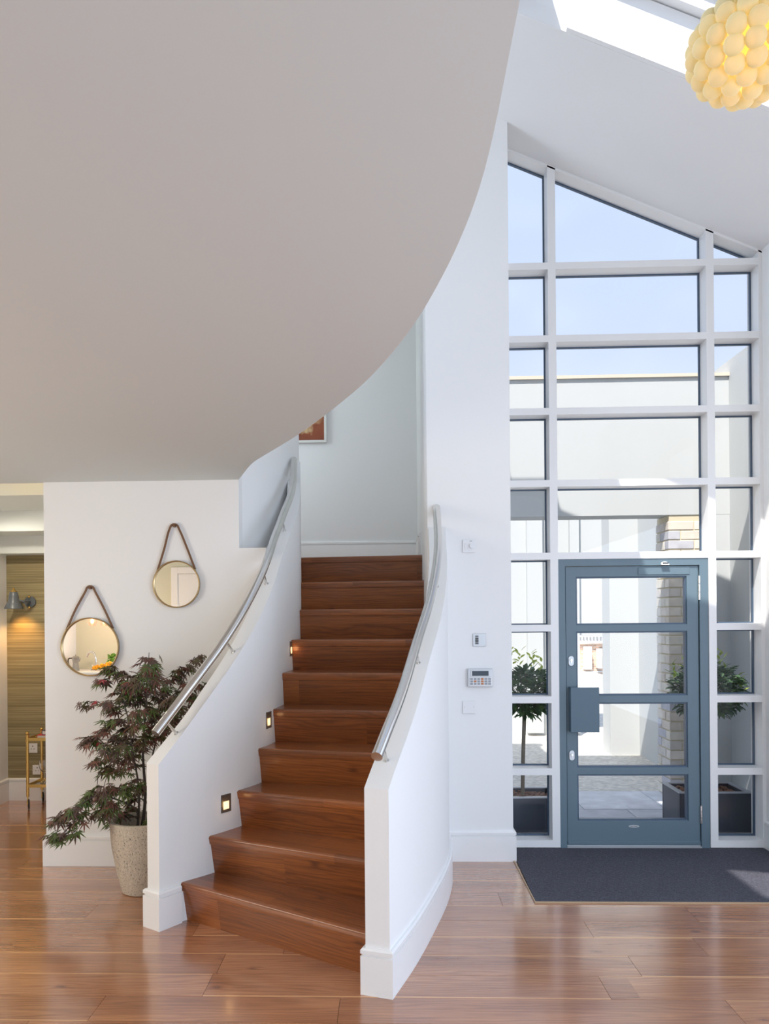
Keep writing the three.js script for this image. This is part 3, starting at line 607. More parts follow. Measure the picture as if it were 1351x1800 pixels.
// ------------------------------------------------------------------ step lights in the left stair wall
{
  const stepLight = (zAt, y, label) => {
    let i = 0; while (i < LIN.length - 2 && LIN[i + 1][1] > zAt) i++;
    const k = (zAt - LIN[i][1]) / (LIN[i + 1][1] - LIN[i][1]), x = LIN[i][0] + (LIN[i + 1][0] - LIN[i][0]) * k, z = LIN[i][1] + (LIN[i + 1][1] - LIN[i][1]) * k;
    const n = normals2(LIN)[i];
    const t = thing('step_light', label, 'light', [x - n[0] * 0.001, y, z - n[1] * 0.001], Math.atan2(-n[0], -n[1]));
    const w = 0.0375, h = 0.05;
    part(t, 'bezel', [box(-w, w, 0.012, h, 0, 0.004), box(-w, w, -h, -0.034, 0, 0.004), box(-w, -0.024, -0.034, 0.012, 0, 0.004), box(0.024, w, -0.034, 0.012, 0, 0.004)], M.bronze);
    part(t, 'lamp_lens', box(-0.024, 0.024, -0.034, 0.012, 0, 0.0015), M.stepGlow);
    const l = new THREE.PointLight(0xffc98a, 0.006); l.position.set(0, -0.01, 0.02); l.castShadow = true; t.add(l);
  };
  stepLight(-4.47, 0.578, 'small square recessed step light glowing beside the third tread, the lowest one');
  stepLight(-4.88, 0.994, 'small square recessed step light glowing halfway up the stair');
  stepLight(-5.46, 1.41, 'narrow looking recessed step light near the top treads, the highest one');
}
// ------------------------------------------------------------------ round mirrors on leather straps
function mirror(px, py, r, ptx, pty, label, rimMat) {
  const c = atZ(px, py, ZM + 0.02), top = atZ(ptx, pty, ZM + 0.02);
  const t = thing('round_mirror', label, 'mirror', [c.x, c.y, ZM]);
  const prof = [[r - 0.012, 0.004], [r, 0.004], [r + 0.001, 0.03], [r - 0.003, 0.032], [r - 0.007, 0.03], [r - 0.008, 0.012]].map((p) => new THREE.Vector2(...p));
  const rim = new THREE.LatheGeometry([...prof, prof[0]], 72); rim.rotateX(Math.PI / 2);
  part(t, 'frame', rim, rimMat);
  const gl = cyl(r - 0.006, r - 0.006, 0.008, 72); gl.rotateX(Math.PI / 2); gl.translate(0, 0, 0.012);
  part(t, 'mirror_glass', gl, M.mirror);
  const back = cyl(r - 0.003, r - 0.003, 0.004, 48); back.rotateX(Math.PI / 2); back.translate(0, 0, 0.004); part(t, 'back_board', back, M.black);
  // strap: a flat band from one side of the rim over a peg to the other
  const hx = top.x - c.x, hy = top.y - c.y, ax = r * 0.8, ay = r * 0.62;
  const pts = [V(-ax, ay, 0), V(-ax * 0.62 + hx * 0.3, ay + (hy - ay) * 0.45, 0), V(-0.035 + hx, hy - 0.045, 0), V(hx - 0.014, hy - 0.008, 0), V(hx + 0.014, hy - 0.008, 0), V(0.035 + hx, hy - 0.045, 0), V(ax * 0.62 + hx * 0.3, ay + (hy - ay) * 0.45, 0), V(ax, ay, 0)];
  const cv = new THREE.CatmullRomCurve3(pts, false, 'centripetal'), rings = [];
  for (let i = 0; i <= 60; i++) {
    const p = cv.getPointAt(i / 60), d = cv.getTangentAt(i / 60), n = [-d.y, d.x], th = 0.0062, z0 = 0.012, z1 = 0.02;
    rings.push([[p.x - n[0] * th, p.y - n[1] * th, z0], [p.x + n[0] * th, p.y + n[1] * th, z0], [p.x + n[0] * th, p.y + n[1] * th, z1], [p.x - n[0] * th, p.y - n[1] * th, z1]]);
  }
  part(t, 'strap', loft(rings, 0.6), M.leather);
  for (const s of [-1, 1]) {
    const q = V(s * ax * 1.0, ay * 0.97, 0.031); const k = new THREE.SphereGeometry(0.005, 12, 8); k.translate(q.x, q.y, q.z);
    part(t, 'stud', [k, bar(V(s * r * 0.83, r * 0.57, 0.02), q, 0.004)], M.brassPale);
  }
  const peg = cyl(0.008, 0.008, 0.032, 16); peg.rotateX(Math.PI / 2); peg.translate(hx, hy - 0.017, 0.016); part(t, 'peg', peg, M.leather);
}
mirror(158, 1137, 0.192, 158, 1029, 'larger round brass rimmed mirror on a leather strap, hung lower on the wall', M.brassPale);
mirror(310, 1027, 0.154, 306, 920, 'smaller round mirror on a leather strap, hung higher and nearer the stair', M.brassPale);
// ------------------------------------------------------------------ framed print on the landing wall
{
  const c = atZ(574, 778, -7.08), w = 0.62, h = 0.5;
  const t = thing('framed_print', 'rust brown framed print with a thin pale frame on the landing wall', 'picture', [c.x - w / 2, c.y + h / 2, -7.098]);
  const f = 0.022;
  part(t, 'frame', [box(-w / 2, w / 2, -h / 2, -h / 2 + f, 0, 0.03, 0.002), box(-w / 2, w / 2, h / 2 - f, h / 2, 0, 0.03, 0.002), box(-w / 2, -w / 2 + f, -h / 2 + f, h / 2 - f, 0, 0.03, 0.002), box(w / 2 - f, w / 2, -h / 2 + f, h / 2 - f, 0, 0.03, 0.002)], M.frameWhite);
  const g = new THREE.BoxGeometry(w - 2 * f, h - 2 * f, 0.01); g.translate(0, 0, 0.01); part(t, 'print', g, M.print);
}
// ------------------------------------------------------------------ pendant of opal globes
{
  const c = atZ(1318, 84, -3.45);
  const t = thing('pendant_lamp', 'pendant lamp clustered with many warm glowing opal glass globes', 'lamp', [c.x, c.y, c.z]);
  const R = 0.042, A = 0.222, B = 0.175;
  const globe = new THREE.SphereGeometry(R, 20, 14);
  let k = 0;
  for (const [lat, n, off] of [[34, 15, 0], [13, 17, 0.5], [-8, 17, 0], [-29, 15, 0.5], [-49, 11, 0.2], [-68, 7, 0.4], [-88, 1, 0]]) {
    const l = lat * Math.PI / 180;
    for (let i = 0; i < n; i++) {
      const a = (i + off) / n * 2 * Math.PI;
      part(t, 'lamp_globe', globe, M.opal[k++ % 2], [A * Math.cos(l) * Math.cos(a), B * Math.sin(l), A * Math.cos(l) * Math.sin(a)]);
    }
  }
  const inner = new THREE.LatheGeometry([[0, -0.12], [0.1, -0.1], [0.16, -0.02], [0.165, 0.06], [0.15, 0.1], [0, 0.1]].map((p) => new THREE.Vector2(...p)), 40);
  part(t, 'inner_diffuser', inner, M.opalInner);
  const cap = new THREE.LatheGeometry([[0.165, 0.075], [0.195, 0.105], [0.19, 0.125], [0.11, 0.215], [0.03, 0.235], [0.0, 0.235]].map((p) => new THREE.Vector2(...p)), 40);
  part(t, 'metal_cap', cap, M.darkMetal);
  const len = roofY(c.x) - c.y - 0.23;
  const cord = cyl(0.004, 0.004, len, 8); cord.translate(0, 0.23 + len / 2, 0); part(t, 'cord', cord, M.black);
  const pl = new THREE.PointLight(0xffc172, 0.25); pl.position.set(0, -0.03, 0.0); pl.castShadow = true; t.add(pl);
}
// ------------------------------------------------------------------ potted maple
{
  const cz = -4.715, cx = atZ(251, 1440, cz).x;
  const t = thing('potted_maple', 'red leaved maple in a tall speckled stone pot behind the left stair newel', 'potted tree', [cx, 0, cz]);
  const prof = [[0.0, 0], [0.11, 0], [0.122, 0.006], [0.15, 0.11], [0.18, 0.27], [0.191, 0.4], [0.192, 0.424], [0.189, 0.43], [0.172, 0.43], [0.169, 0.424], [0.166, 0.36], [0.16, 0.33], [0, 0.33]].map((p) => new THREE.Vector2(...p));
  const pot = new THREE.LatheGeometry(prof, 72); { const uv = pot.attributes.uv; for (let i = 0; i < uv.count; i++) uv.setXY(i, uv.getX(i) * 3, uv.getY(i) * 1.6); }
  const pm = part(t, 'pot', pot, M.terrazzo);
  const so = []; for (let i = 0; i < 90; i++) { const a = rnd() * 6.283, r = 0.15 * Math.sqrt(rnd()), g = new THREE.IcosahedronGeometry(rr(0.007, 0.014), 0); g.scale(1.3, 0.6, 1); g.rotateY(rnd() * 6); g.translate(Math.cos(a) * r, 0.338, Math.sin(a) * r); so.push(g); }
  const disc = cyl(0.163, 0.163, 0.012, 40); disc.translate(0, 0.331, 0); so.push(disc);
  part(pm, 'soil', so, M.soil);
  const L = (px, py, dz = 0) => atZ(px, py, cz + dz).sub(V(cx, 0, cz));
  const stems = [
    [V(-0.01, 0.33, 0), L(255, 1400), L(251, 1320, 0.02), L(257, 1235), L(262, 1147, -0.02)],
    [V(-0.03, 0.33, 0.02), L(244, 1390, 0.05), L(233, 1320, 0.06), L(222, 1250, 0.05), L(200, 1180, 0.04)],
    [V(0.03, 0.33, -0.03), L(262, 1390, -0.05), L(272, 1310, -0.08), L(300, 1240, -0.1), L(340, 1160, -0.12)],
    [V(-0.03, 0.33, 0.03), L(240, 1425, 0.06), L(212, 1408, 0.1), L(165, 1400, 0.14), L(112, 1445, 0.2)],
  ].map((p) => new THREE.CatmullRomCurve3(p, false, 'centripetal'));
  const taper = (c, r0, r1, n = 18, seg = 7) => { const rings = []; for (let i = 0; i <= n; i++) { const p = c.getPointAt(i / n), d = c.getTangentAt(i / n), u = Math.abs(d.y) > 0.9 ? V(1, 0, 0) : V(0, 1, 0), a = u.clone().cross(d).normalize(), b = d.clone().cross(a), r = r0 + (r1 - r0) * i / n; const ring = []; for (let j = 0; j < seg; j++) { const q = j / seg * 6.2832; const w = p.clone().addScaledVector(a, Math.cos(q) * r).addScaledVector(b, Math.sin(q) * r); ring.push([w.x, w.y, w.z]); } rings.push(ring); } return loft(rings, 1.2); };
  stems.forEach((c, i) => part(t, 'stem', taper(c, i === 0 ? 0.011 : 0.008, 0.0018), M.bark));
  // one palmate leaf, stalk end at the origin, tip along +x
  const leafGeo = (k) => {
    const lobes = [[-118, 0.36], [-78, 0.66], [-38, 0.9], [0, 1], [38, 0.92], [78, 0.66], [118, 0.36]], pos = [], R = (a, r, d = 0) => [r * Math.cos(a), -0.35 * r * r * (0.6 + 0.2 * k) + d, r * Math.sin(a)];
    for (const [deg, len] of lobes) {
      const a = deg * Math.PI / 180, w = 0.17, n0 = R(a - 0.33, 0.25, 0), n1 = R(a + 0.33, 0.25, 0), m0 = R(a - w * 0.72, len * 0.58, -0.03), m1 = R(a + w * 0.72, len * 0.58, -0.03), c = R(a, len * 0.55, 0.03), tip = R(a, len), o = [0, 0.02, 0];
      for (const tr of [[o, n0, c], [n0, m0, c], [m0, tip, c], [tip, m1, c], [m1, n1, c], [n1, o, c]]) pos.push(...tr[0], ...tr[2], ...tr[1]);
    }
    const g = new THREE.BufferGeometry(); g.setAttribute('position', new THREE.Float32BufferAttribute(pos, 3)); g.computeVertexNormals(); g.scale(0.064, 0.064, 0.064); return g;
  };
  const leaves = [leafGeo(0), leafGeo(1), leafGeo(2)];
  const sprays = [[262, 1160], [258, 1174], [268, 1182], [195, 1176], [213, 1186], [184, 1196], [225, 1200], [343, 1158, 1], [328, 1172, 1], [313, 1182, 1], [300, 1194, 1], [348, 1206, 1], [334, 1226, 1], [318, 1246, 1], [306, 1262, 1], [154, 1238, 2], [172, 1235, 2], [197, 1238], [216, 1216], [236, 1208], [252, 1197], [272, 1197], [287, 1212], [231, 1230], [208, 1246], [251, 1236], [276, 1230], [301, 1225], [198, 1270], [188, 1282], [216, 1270], [241, 1270], [270, 1260], [296, 1258], [156, 1302], [167, 1300], [182, 1312], [205, 1298], [230, 1300], [256, 1300], [280, 1290], [176, 1336], [200, 1328], [222, 1332], [242, 1322], [192, 1352], [215, 1354], [233, 1348],
    [165, 1392], [185, 1388], [205, 1384], [225, 1385], [241, 1374], [250, 1388], [150, 1406, 3], [132, 1420, 3], [118, 1434, 3], [103, 1440, 3], [99, 1466, 3], [116, 1470, 3], [134, 1458, 3], [146, 1436, 3], [181, 1405, 3], [196, 1412, 3], [176, 1428, 3], [189, 1424, 3], [241, 1402], [236, 1424], [217, 1432], [206, 1442], [243, 1448, 4],
    [222, 1225], [245, 1218], [262, 1215], [286, 1240], [262, 1250], [240, 1252], [222, 1285], [250, 1285], [270, 1278], [292, 1274], [210, 1312], [245, 1312], [300, 1244], [320, 1208, 1], [236, 1190]];
  const twigs = [], all = [];
  for (const [px, py, kind] of sprays) {
    const dz = kind === 3 ? 0.1 + rr(0, 0.1) : kind === 1 ? rr(-0.2, -0.08) : rr(-0.2, 0.2), c = L(px, py, dz);
    let best = null; for (const st of stems) for (let i = 2; i <= 20; i++) { const p = st.getPointAt(i / 20); if (p.y > c.y + 0.02 && kind !== 3 && kind !== 4) continue; const d = p.distanceTo(c) + 0.4 * Math.max(0, p.y - c.y + 0.02); if (!best || d < best[0]) best = [d, p]; }
    if (best) { const mid = best[1].clone().lerp(c, 0.55).add(V(0, 0.03, 0)); twigs.push(taper(new THREE.QuadraticBezierCurve3(best[1], mid, c), 0.0026, 0.001, 6, 5)); }
    const out = V(c.x, 0, c.z).normalize(), n = kind === 2 || kind === 4 ? 6 : 14;
    for (let i = 0; i < n; i++) {
      const a = Math.atan2(out.z, out.x) + rr(-2.2, 2.2), r = rr(0.0, 0.062), p = c.clone().add(V(Math.cos(a) * r, rr(-0.028, 0.022), Math.sin(a) * r));
      const dir = Math.atan2(out.z, out.x) + (a - Math.atan2(out.z, out.x)) * 0.8 + rr(-0.5, 0.5);
      const u = rnd(), m = kind === 4 ? 2 : py < 1172 && u < 0.3 ? 1 : u < 0.018 ? 4 : u < 0.3 ? 2 : u < 0.5 ? 1 : u < 0.75 ? 3 : 0;
      all.push({ p, q: new THREE.Quaternion().setFromEuler(new THREE.Euler(rr(-0.4, 0.4), -dir, rr(-1.05, -0.1), 'YXZ')), s: rr(0.75, 1.2), m, g: Math.floor(rnd() * 3) });
    }
  }
  part(t, 'twigs', twigs, M.bark).userData.kind = 'stuff';
  const order = all.map((l, i) => [i, l.p.z + l.s * 0.1]).sort((a, b) => b[1] - a[1]).map((x) => x[0]);
  order.slice(0, 300).forEach((i) => { const l = all[i], m = part(t, 'leaf', leaves[l.g], M.maple[l.m]); m.position.copy(l.p); m.quaternion.copy(l.q); m.scale.setScalar(l.s); });
  const rest = order.slice(300), byM = [];
  const im = new THREE.InstancedMesh(leaves[0], M.mapleRest, rest.length); im.name = 'leaves'; im.castShadow = im.receiveShadow = true; im.userData.kind = 'stuff';
  rest.forEach((i, k) => { const l = all[i]; im.setMatrixAt(k, new THREE.Matrix4().compose(l.p, l.q, V(l.s, l.s, l.s))); im.setColorAt(k, M.maple[l.m].color); });
  t.add(im);
}
// ------------------------------------------------------------------ niche: papered wall, wall lamp, sockets, drinks trolley
struct('wall_niche_back', box(-3.6, -2.2, 0, 2.6, -7.2, -7.07), M.grasscloth);
{
  const b = atZ(54, 1058, -7.07);
  const t = thing('wall_lamp', 'grey metal wall lamp with a brass cap pointing down on the papered wall', 'lamp', [b.x, b.y, -7.068]);
  const rose = cyl(0.05, 0.05, 0.02, 32); rose.rotateX(Math.PI / 2); rose.translate(0, 0, 0.01); part(t, 'wall_rose', rose, M.lampGrey);
  const kn = new THREE.SphereGeometry(0.012, 14, 10); const k1 = kn.clone(); k1.translate(0, 0.045, 0.03); const k2 = kn.clone(); k2.translate(0, -0.05, 0.03);
  part(t, 'brass_knob', [k1, k2], M.brass);
  part(t, 'arm', [bar(V(0, 0, 0.01), V(-0.01, 0, 0.12), 0.012, 14), bar(V(-0.01, 0, 0.12), V(-0.06, 0.02, 0.14), 0.009, 12)], M.lampGrey);
  const prof = [[0.022, 0.07], [0.034, 0.068], [0.042, 0.03], [0.046, -0.01], [0.06, -0.03], [0.078, -0.07], [0.0795, -0.078], [0.077, -0.077], [0.058, -0.035], [0.043, -0.012], [0.032, 0.05], [0.02, 0.06]].map((p) => new THREE.Vector2(...p));
  const sh = part(t, 'lamp_shade', new THREE.LatheGeometry(prof, 40), M.lampGrey, [-0.085, 0.015, 0.145]);
  const cap = new THREE.LatheGeometry([[0.0, 0.11], [0.008, 0.105], [0.01, 0.09], [0.026, 0.078], [0.027, 0.066], [0, 0.066]].map((p) => new THREE.Vector2(...p)), 24);
  part(sh, 'brass_cap', cap, M.brass);
  const bulb = new THREE.SphereGeometry(0.028, 20, 14); bulb.translate(0, -0.02, 0); part(sh, 'bulb', bulb, M.bulb);
  const sp = new THREE.SpotLight(0xffbe6e, 0.9, 0, 0.85, 0.7); sp.position.set(-0.085, -0.06, 0.145); sp.target.position.set(0.02, -1.0, -0.15); sp.castShadow = true; t.add(sp, sp.target);
}
[[58, 1315, 'white wall socket plate on the papered wall, just under the trolley top'], [66, 1353, 'white wall socket plate on the papered wall, behind the wine glass']].forEach(([px, py, label]) => {
  const p = atZ(px, py, -7.068), t = thing('wall_socket', label, 'socket', [p.x, p.y, -7.069]);
  const g = new RoundedBoxGeometry(0.086, 0.086, 0.009, 3, 0.003); g.translate(0, 0, 0.0045); part(t, 'plate', g, M.plastic);
  part(t, 'socket_holes', [box(-0.004, 0.004, 0.014, 0.024, 0.009, 0.0096), box(-0.017, -0.009, -0.01, -0.004, 0.009, 0.0096), box(0.009, 0.017, -0.01, -0.004, 0.009, 0.0096)], M.black);
});
{
  const x0 = -3.1, x1 = -2.52, z0 = -7.0, z1 = -6.72;
  const t = thing('drinks_trolley', 'gold two tier drinks trolley on wheels, half hidden by the mirror wall', 'trolley', [x0, 0, z1]);
  const w = x1 - x0, d = z0 - z1;
  for (const [x, z] of [[0, 0], [w, 0], [0, d], [w, d]]) {
    part(t, 'leg', [bar(V(x, 0.11, z), V(x, 0.64, z), 0.0125, 16), bar(V(x, 0.58, z), V(x, 0.6, z), 0.016, 16)], M.brass);
    const f = new THREE.SphereGeometry(0.014, 14, 10); f.translate(x, 0.652, z); part(t, 'finial', f, M.brass);
    const wh = new THREE.TorusGeometry(0.038, 0.007, 10, 28); wh.rotateY(Math.PI / 2 + 0.5); wh.translate(x + 0.01, 0.045, z + 0.005);
    const c = part(t, 'wheel', wh, M.black);
    const sp = []; for (let i = 0; i < 4; i++) { const a = i * Math.PI / 4, q = V(0, Math.cos(a) * 0.036, Math.sin(a) * 0.036).applyAxisAngle(V(0, 1, 0), 0.5); const o = V(x + 0.01, 0.045, z + 0.005); sp.push(bar(o.clone().sub(q), o.clone().add(q), 0.003, 6)); }
    sp.push(bar(V(x, 0.112, z), V(x + 0.006, 0.045, z + 0.02), 0.005, 8)); part(c, 'spokes', sp, M.brass);
  }
  for (const y of [0.6, 0.2]) {
    const s = part(t, 'shelf', box(0.012, w - 0.012, y - 0.004, y + 0.002, d + 0.012, -0.012), M.shelfGlass);
    part(s, 'shelf_rim', [box(0, w, y - 0.012, y + 0.014, -0.007, 0.007), box(0, w, y - 0.012, y + 0.014, d - 0.007, d + 0.007), box(-0.007, 0.007, y - 0.012, y + 0.014, d, 0), box(w - 0.007, w + 0.007, y - 0.012, y + 0.014, d, 0)], M.brass);
  }
  const book = (label, x, y, z, bw, h, bd, cm, turn) => {
    const b = thing('book', label, 'book', [x, y, z], turn);
    part(b, 'cover', [box(-bw / 2, bw / 2, 0, 0.003, -bd / 2, bd / 2), box(-bw / 2, bw / 2, h - 0.003, h, -bd / 2, bd / 2), box(-bw / 2, -bw / 2 + 0.003, 0.003, h - 0.003, -bd / 2, bd / 2)], cm);
    part(b, 'pages', box(-bw / 2 + 0.003, bw / 2 - 0.004, 0.003, h - 0.003, -bd / 2 + 0.004, bd / 2 - 0.004), M.paper);
  };
  book('red book lying flat on the trolley top, under the blue one', x0 + 0.2, 0.603, z1 + d / 2 + 0.02, 0.26, 0.03, 0.19, M.bookRed, 0.04);
  book('dark blue book lying on top of the red book', x0 + 0.22, 0.634, z1 + d / 2 + 0.02, 0.22, 0.034, 0.16, M.bookBlue, -0.05);
  const op = thing('bottle_opener', 'small brass bottle opener on the trolley top beside the books', 'opener', [x0 + 0.045, 0.602, z1 - 0.1]);
  const tor = new THREE.TorusGeometry(0.016, 0.006, 10, 22); tor.rotateX(Math.PI / 2); tor.translate(0, 0.006, 0); part(op, 'ring', tor, M.brass); part(op, 'shank', bar(V(0.016, 0.006, 0), V(0.016, 0.006, -0.06), 0.005), M.brass);
  const wg = thing('wine_glass', 'clear stemmed wine glass on the lower shelf of the gold trolley', 'glass', [x0 + 0.1, 0.202, z1 - 0.1]);
  const gp = [[0.0, 0.0], [0.036, 0.001], [0.034, 0.004], [0.006, 0.008], [0.0045, 0.02], [0.0045, 0.09], [0.012, 0.1], [0.036, 0.125], [0.044, 0.16], [0.04, 0.205], [0.038, 0.205], [0.042, 0.16], [0.034, 0.128], [0.008, 0.104], [0, 0.102]].map((p) => new THREE.Vector2(...p));
  part(wg, 'bowl_and_stem', new THREE.LatheGeometry(gp, 36), M.solidGlass);
  const dc = thing('decanter', 'round red glass decanter on the lower trolley shelf by the wine glass', 'decanter', [x0 + 0.22, 0.202, z1 - 0.12]);
  const dp = [[0, 0], [0.03, 0.0], [0.034, 0.012], [0.05, 0.03], [0.072, 0.075], [0.07, 0.12], [0.045, 0.155], [0.02, 0.175], [0.017, 0.23], [0.02, 0.234], [0, 0.234]].map((p) => new THREE.Vector2(...p));
  part(dc, 'body', new THREE.LatheGeometry(dp, 40), M.redGlass);
  const stp = new THREE.SphereGeometry(0.022, 18, 12); stp.translate(0, 0.253, 0); part(dc, 'stopper', stp, M.redGlass);
}
// light strip in the ceiling slot by the niche
{
  const t = thing('light_strip', 'warm white light strip hidden in the ceiling slot before the niche', 'light');
  t.position.set(-2.87, 2.625, -5.222);
  part(t, 'lamp_diffuser', box(-0.55, 0.55, -0.02, 0.02, -0.006, 0.006), M.stripGlow);
  part(t, 'channel', box(-0.555, 0.555, -0.026, 0.026, 0.0062, 0.0068), M.alu);
  const l = new THREE.RectAreaLight(0xffd48a, 9, 1.1, 0.04); l.position.set(0, 0, -0.012); l.lookAt(V(-2.87, 2.6, -9)); t.add(l);
}
// recessed lamp out of view in the ceiling, placed to light the niche
{
  const t = thing('unseen_downlight', 'unseen round recessed lamp out of view, placed to light the papered niche', 'light', [-3.16, CEIL, -6.0]);
  const ring = new THREE.TorusGeometry(0.045, 0.006, 10, 36); ring.rotateX(Math.PI / 2); ring.translate(0, -0.002, 0); part(t, 'trim_ring', ring, M.plastic);
  part(t, 'lamp_lens', cyl(0.042, 0.042, 0.003, 32).translate(0, -0.002, 0), M.stripGlow);
  const l = new THREE.SpotLight(0xfff2dd, 2.8, 0, 1.45, 0.6); l.position.set(0, -0.03, 0); l.target.position.set(0.15, -1, -0.15); l.castShadow = true; t.add(l, l.target);
}
// ------------------------------------------------------------------ kitchen side, behind the camera: seen only in the two mirrors
{
  const viaMirror = (px, py, z) => { const r = ray(px, py), zm = ZM + 0.016, t = zm / r.z, t2 = (z - zm) / -r.z; return V(r.x * (t + t2), EYE + r.y * (t + t2), z); };
  struct('wall_kitchen', box(-4.4, -1.35, 0, CEIL, 0.35, 0.47), M.cream);
  {
  struct('wall_kitchen_side', [box(-4.4, -4.25, 0, CEIL, -7.0, -3.6), box(-4.4, -4.25, 0, CEIL, -1.8, 0.35), box(-4.4, -4.25, 0, 1.0, -3.6, -1.8), box(-4.4, -4.25, 2.2, CEIL, -3.6, -1.8)], M.wall);
  const g = structGroup('window_6');  // added window, out of view, around the warm fill light
  part(g, 'frame', [box(-4.36, -4.3, 1.0, 1.05, -3.6, -1.8), box(-4.36, -4.3, 2.15, 2.2, -3.6, -1.8), box(-4.36, -4.3, 1.05, 2.15, -3.6, -3.55), box(-4.36, -4.3, 1.05, 2.15, -1.85, -1.8)], M.trim);
  part(g, 'pane', box(-4.333, -4.327, 1.05, 2.15, -3.55, -1.85), M.glass);
}
  // white door in that wall
  const dl = viaMirror(302, 1100, 0.35).x;                          // outer edge of the architrave
  const d = structGroup('door_2');
  const a = dl, b = dl + 1.05, tp = viaMirror(320, 997, 0.33).y;
  part(d, 'architrave', [box(a, a + 0.09, 0, tp, 0.325, 0.35, 0.004), box(b - 0.09, b, 0, tp, 0.325, 0.35, 0.004), box(a + 0.09, b - 0.09, tp - 0.09, tp, 0.325, 0.35, 0.004)], M.trim);
  const leaf = part(d, 'door_leaf', box(a + 0.093, b - 0.093, 0.005, tp - 0.094, 0.337, 0.349), M.trim);
  part(leaf, 'hinge', box(a + 0.088, a + 0.1, 1.72, 1.83, 0.33, 0.338), M.steel);
  const top = 0.95;
  const c = thing('kitchen_counter', 'white kitchen counter with a pale worktop seen in the larger mirror', 'counter', [-3.39, 0, 0.03]);
  part(c, 'worktop', box(-0.85, 0.85, top - 0.03, top, -0.32, 0.318, 0.004), M.trim);
  for (let i = 0; i < 3; i++) { const k = part(c, 'cabinet', box(-0.84 + i * 0.56, -0.285 + i * 0.56, 0.1, top - 0.032, -0.28, 0.31), M.trim); part(k, 'handle', bar(V(-0.66 + i * 0.56, 0.84, -0.295), V(-0.46 + i * 0.56, 0.84, -0.295), 0.006), M.steel); }
  part(c, 'plinth', box(-0.82, 0.82, 0, 0.1, -0.22, 0.3), M.black);
  const put = (px, z) => viaMirror(px, 1178, z).x;
  const z = 0.02;
  const mk = thing('coffee_pot', 'small grey metal stovetop coffee pot standing on the kitchen worktop', 'coffee pot', [put(133, z), top, z]);
  const lower = new THREE.LatheGeometry([[0, 0], [0.05, 0], [0.052, 0.004], [0.04, 0.08], [0.042, 0.09], [0.038, 0.095], [0.05, 0.17], [0.051, 0.175], [0, 0.178]].map((p) => new THREE.Vector2(...p)), 8);
  part(mk, 'body', toCreasedNormals(lower, 0.3), M.potGrey);
  const lid = new THREE.LatheGeometry([[0.051, 0.175], [0.03, 0.19], [0.006, 0.196], [0.008, 0.21], [0, 0.215]].map((p) => new THREE.Vector2(...p)), 16); part(mk, 'lid', lid, M.potGrey);
  part(mk, 'handle', tube([V(-0.045, 0.165, 0), V(-0.09, 0.16, 0), V(-0.1, 0.12, 0), V(-0.09, 0.08, 0)], 0.008, 20, 8), M.black);
  part(mk, 'spout', [new THREE.ConeGeometry(0.018, 0.05, 10).rotateZ(-0.7).translate(0.055, 0.15, 0)], M.potGrey);
  const tx = put(168, 0.15);
  const tp2 = thing('kitchen_tap', 'tall curved chrome kitchen tap rising from the worktop', 'tap', [tx, top, 0.15]);
  part(tp2, 'spout', tube([V(0, 0, 0), V(0, 0.17, 0), V(-0.03, 0.235, 0), V(-0.08, 0.235, 0), V(-0.115, 0.17, 0)], 0.011, 40, 12), M.chrome);
  part(tp2, 'base', cyl(0.022, 0.024, 0.03, 20).translate(0, 0.015, 0), M.chrome);
  part(tp2, 'lever', bar(V(-0.02, 0.05, 0), V(-0.05, 0.07, 0), 0.005), M.chrome);
  const fx = put(188, -0.02);
  const fl = thing('flower_bunch', 'bunch of orange yellow flowers lying across the kitchen worktop', 'flowers', [fx, top, -0.02]);
  for (let i = 0; i < 46; i++) { const u = rnd(), g = new THREE.SphereGeometry(0.016, 8, 6); g.scale(1.5, 0.8, 1); const m = part(fl, 'blossom', g, M.marigold[i % 2]); m.position.set(-0.19 + 0.36 * u, 0.02 + 0.13 * u * rnd() + 0.03 * rnd(), rr(-0.05, 0.05)); m.rotation.set(rr(-1, 1), rr(-1, 1), rr(-1, 1)); }
  part(fl, 'stems', [0, 1, 2, 3].map((i) => bar(V(-0.2, 0.012, -0.03 + 0.02 * i), V(0.16, 0.06 + 0.03 * i, -0.03 + 0.02 * i), 0.004)), M.leafDark);
  const hx = put(196, 0.2);
  const hb = thing('herb_pot', 'small pot of bright green herbs at the back of the worktop', 'potted plant', [hx, top, 0.22]);
  part(hb, 'pot', new THREE.LatheGeometry([[0, 0], [0.04, 0], [0.055, 0.1], [0.05, 0.1], [0.045, 0.09], [0, 0.09]].map((p) => new THREE.Vector2(...p)), 28), M.plastic);
  for (let i = 0; i < 40; i++) { const g = new THREE.SphereGeometry(0.018, 7, 5); g.scale(1.2, 0.5, 0.9); const m = part(hb, 'leaf', g, M.herb); m.position.set(rr(-0.05, 0.05), 0.1 + rr(0, 0.11), rr(-0.05, 0.05)); m.rotation.set(rr(-1, 1), rr(0, 6), rr(-1, 1)); }
  // two small glass pendants over the counter
  [[162, 1092, 'clear glass pendant bulb over the worktop, centred at the top of the larger mirror'], [183, 1092, 'clear glass pendant bulb over the worktop, at the right of the mirror top']].forEach(([px, py, label]) => {
    const p = viaMirror(px, py, -0.35), t = thing('glass_pendant', label, 'lamp', [p.x, p.y, -0.35]);
    part(t, 'glass_shade', new THREE.LatheGeometry([[0.03, 0.1], [0.055, 0.06], [0.06, -0.02], [0.04, -0.06], [0.038, -0.06], [0.058, -0.02], [0.053, 0.06], [0.028, 0.098]].map((q) => new THREE.Vector2(...q)), 28), M.pinkGlass);
    const b = new THREE.SphereGeometry(0.022, 16, 12); b.scale(1, 1.4, 1); part(t, 'bulb', b, M.bulb);
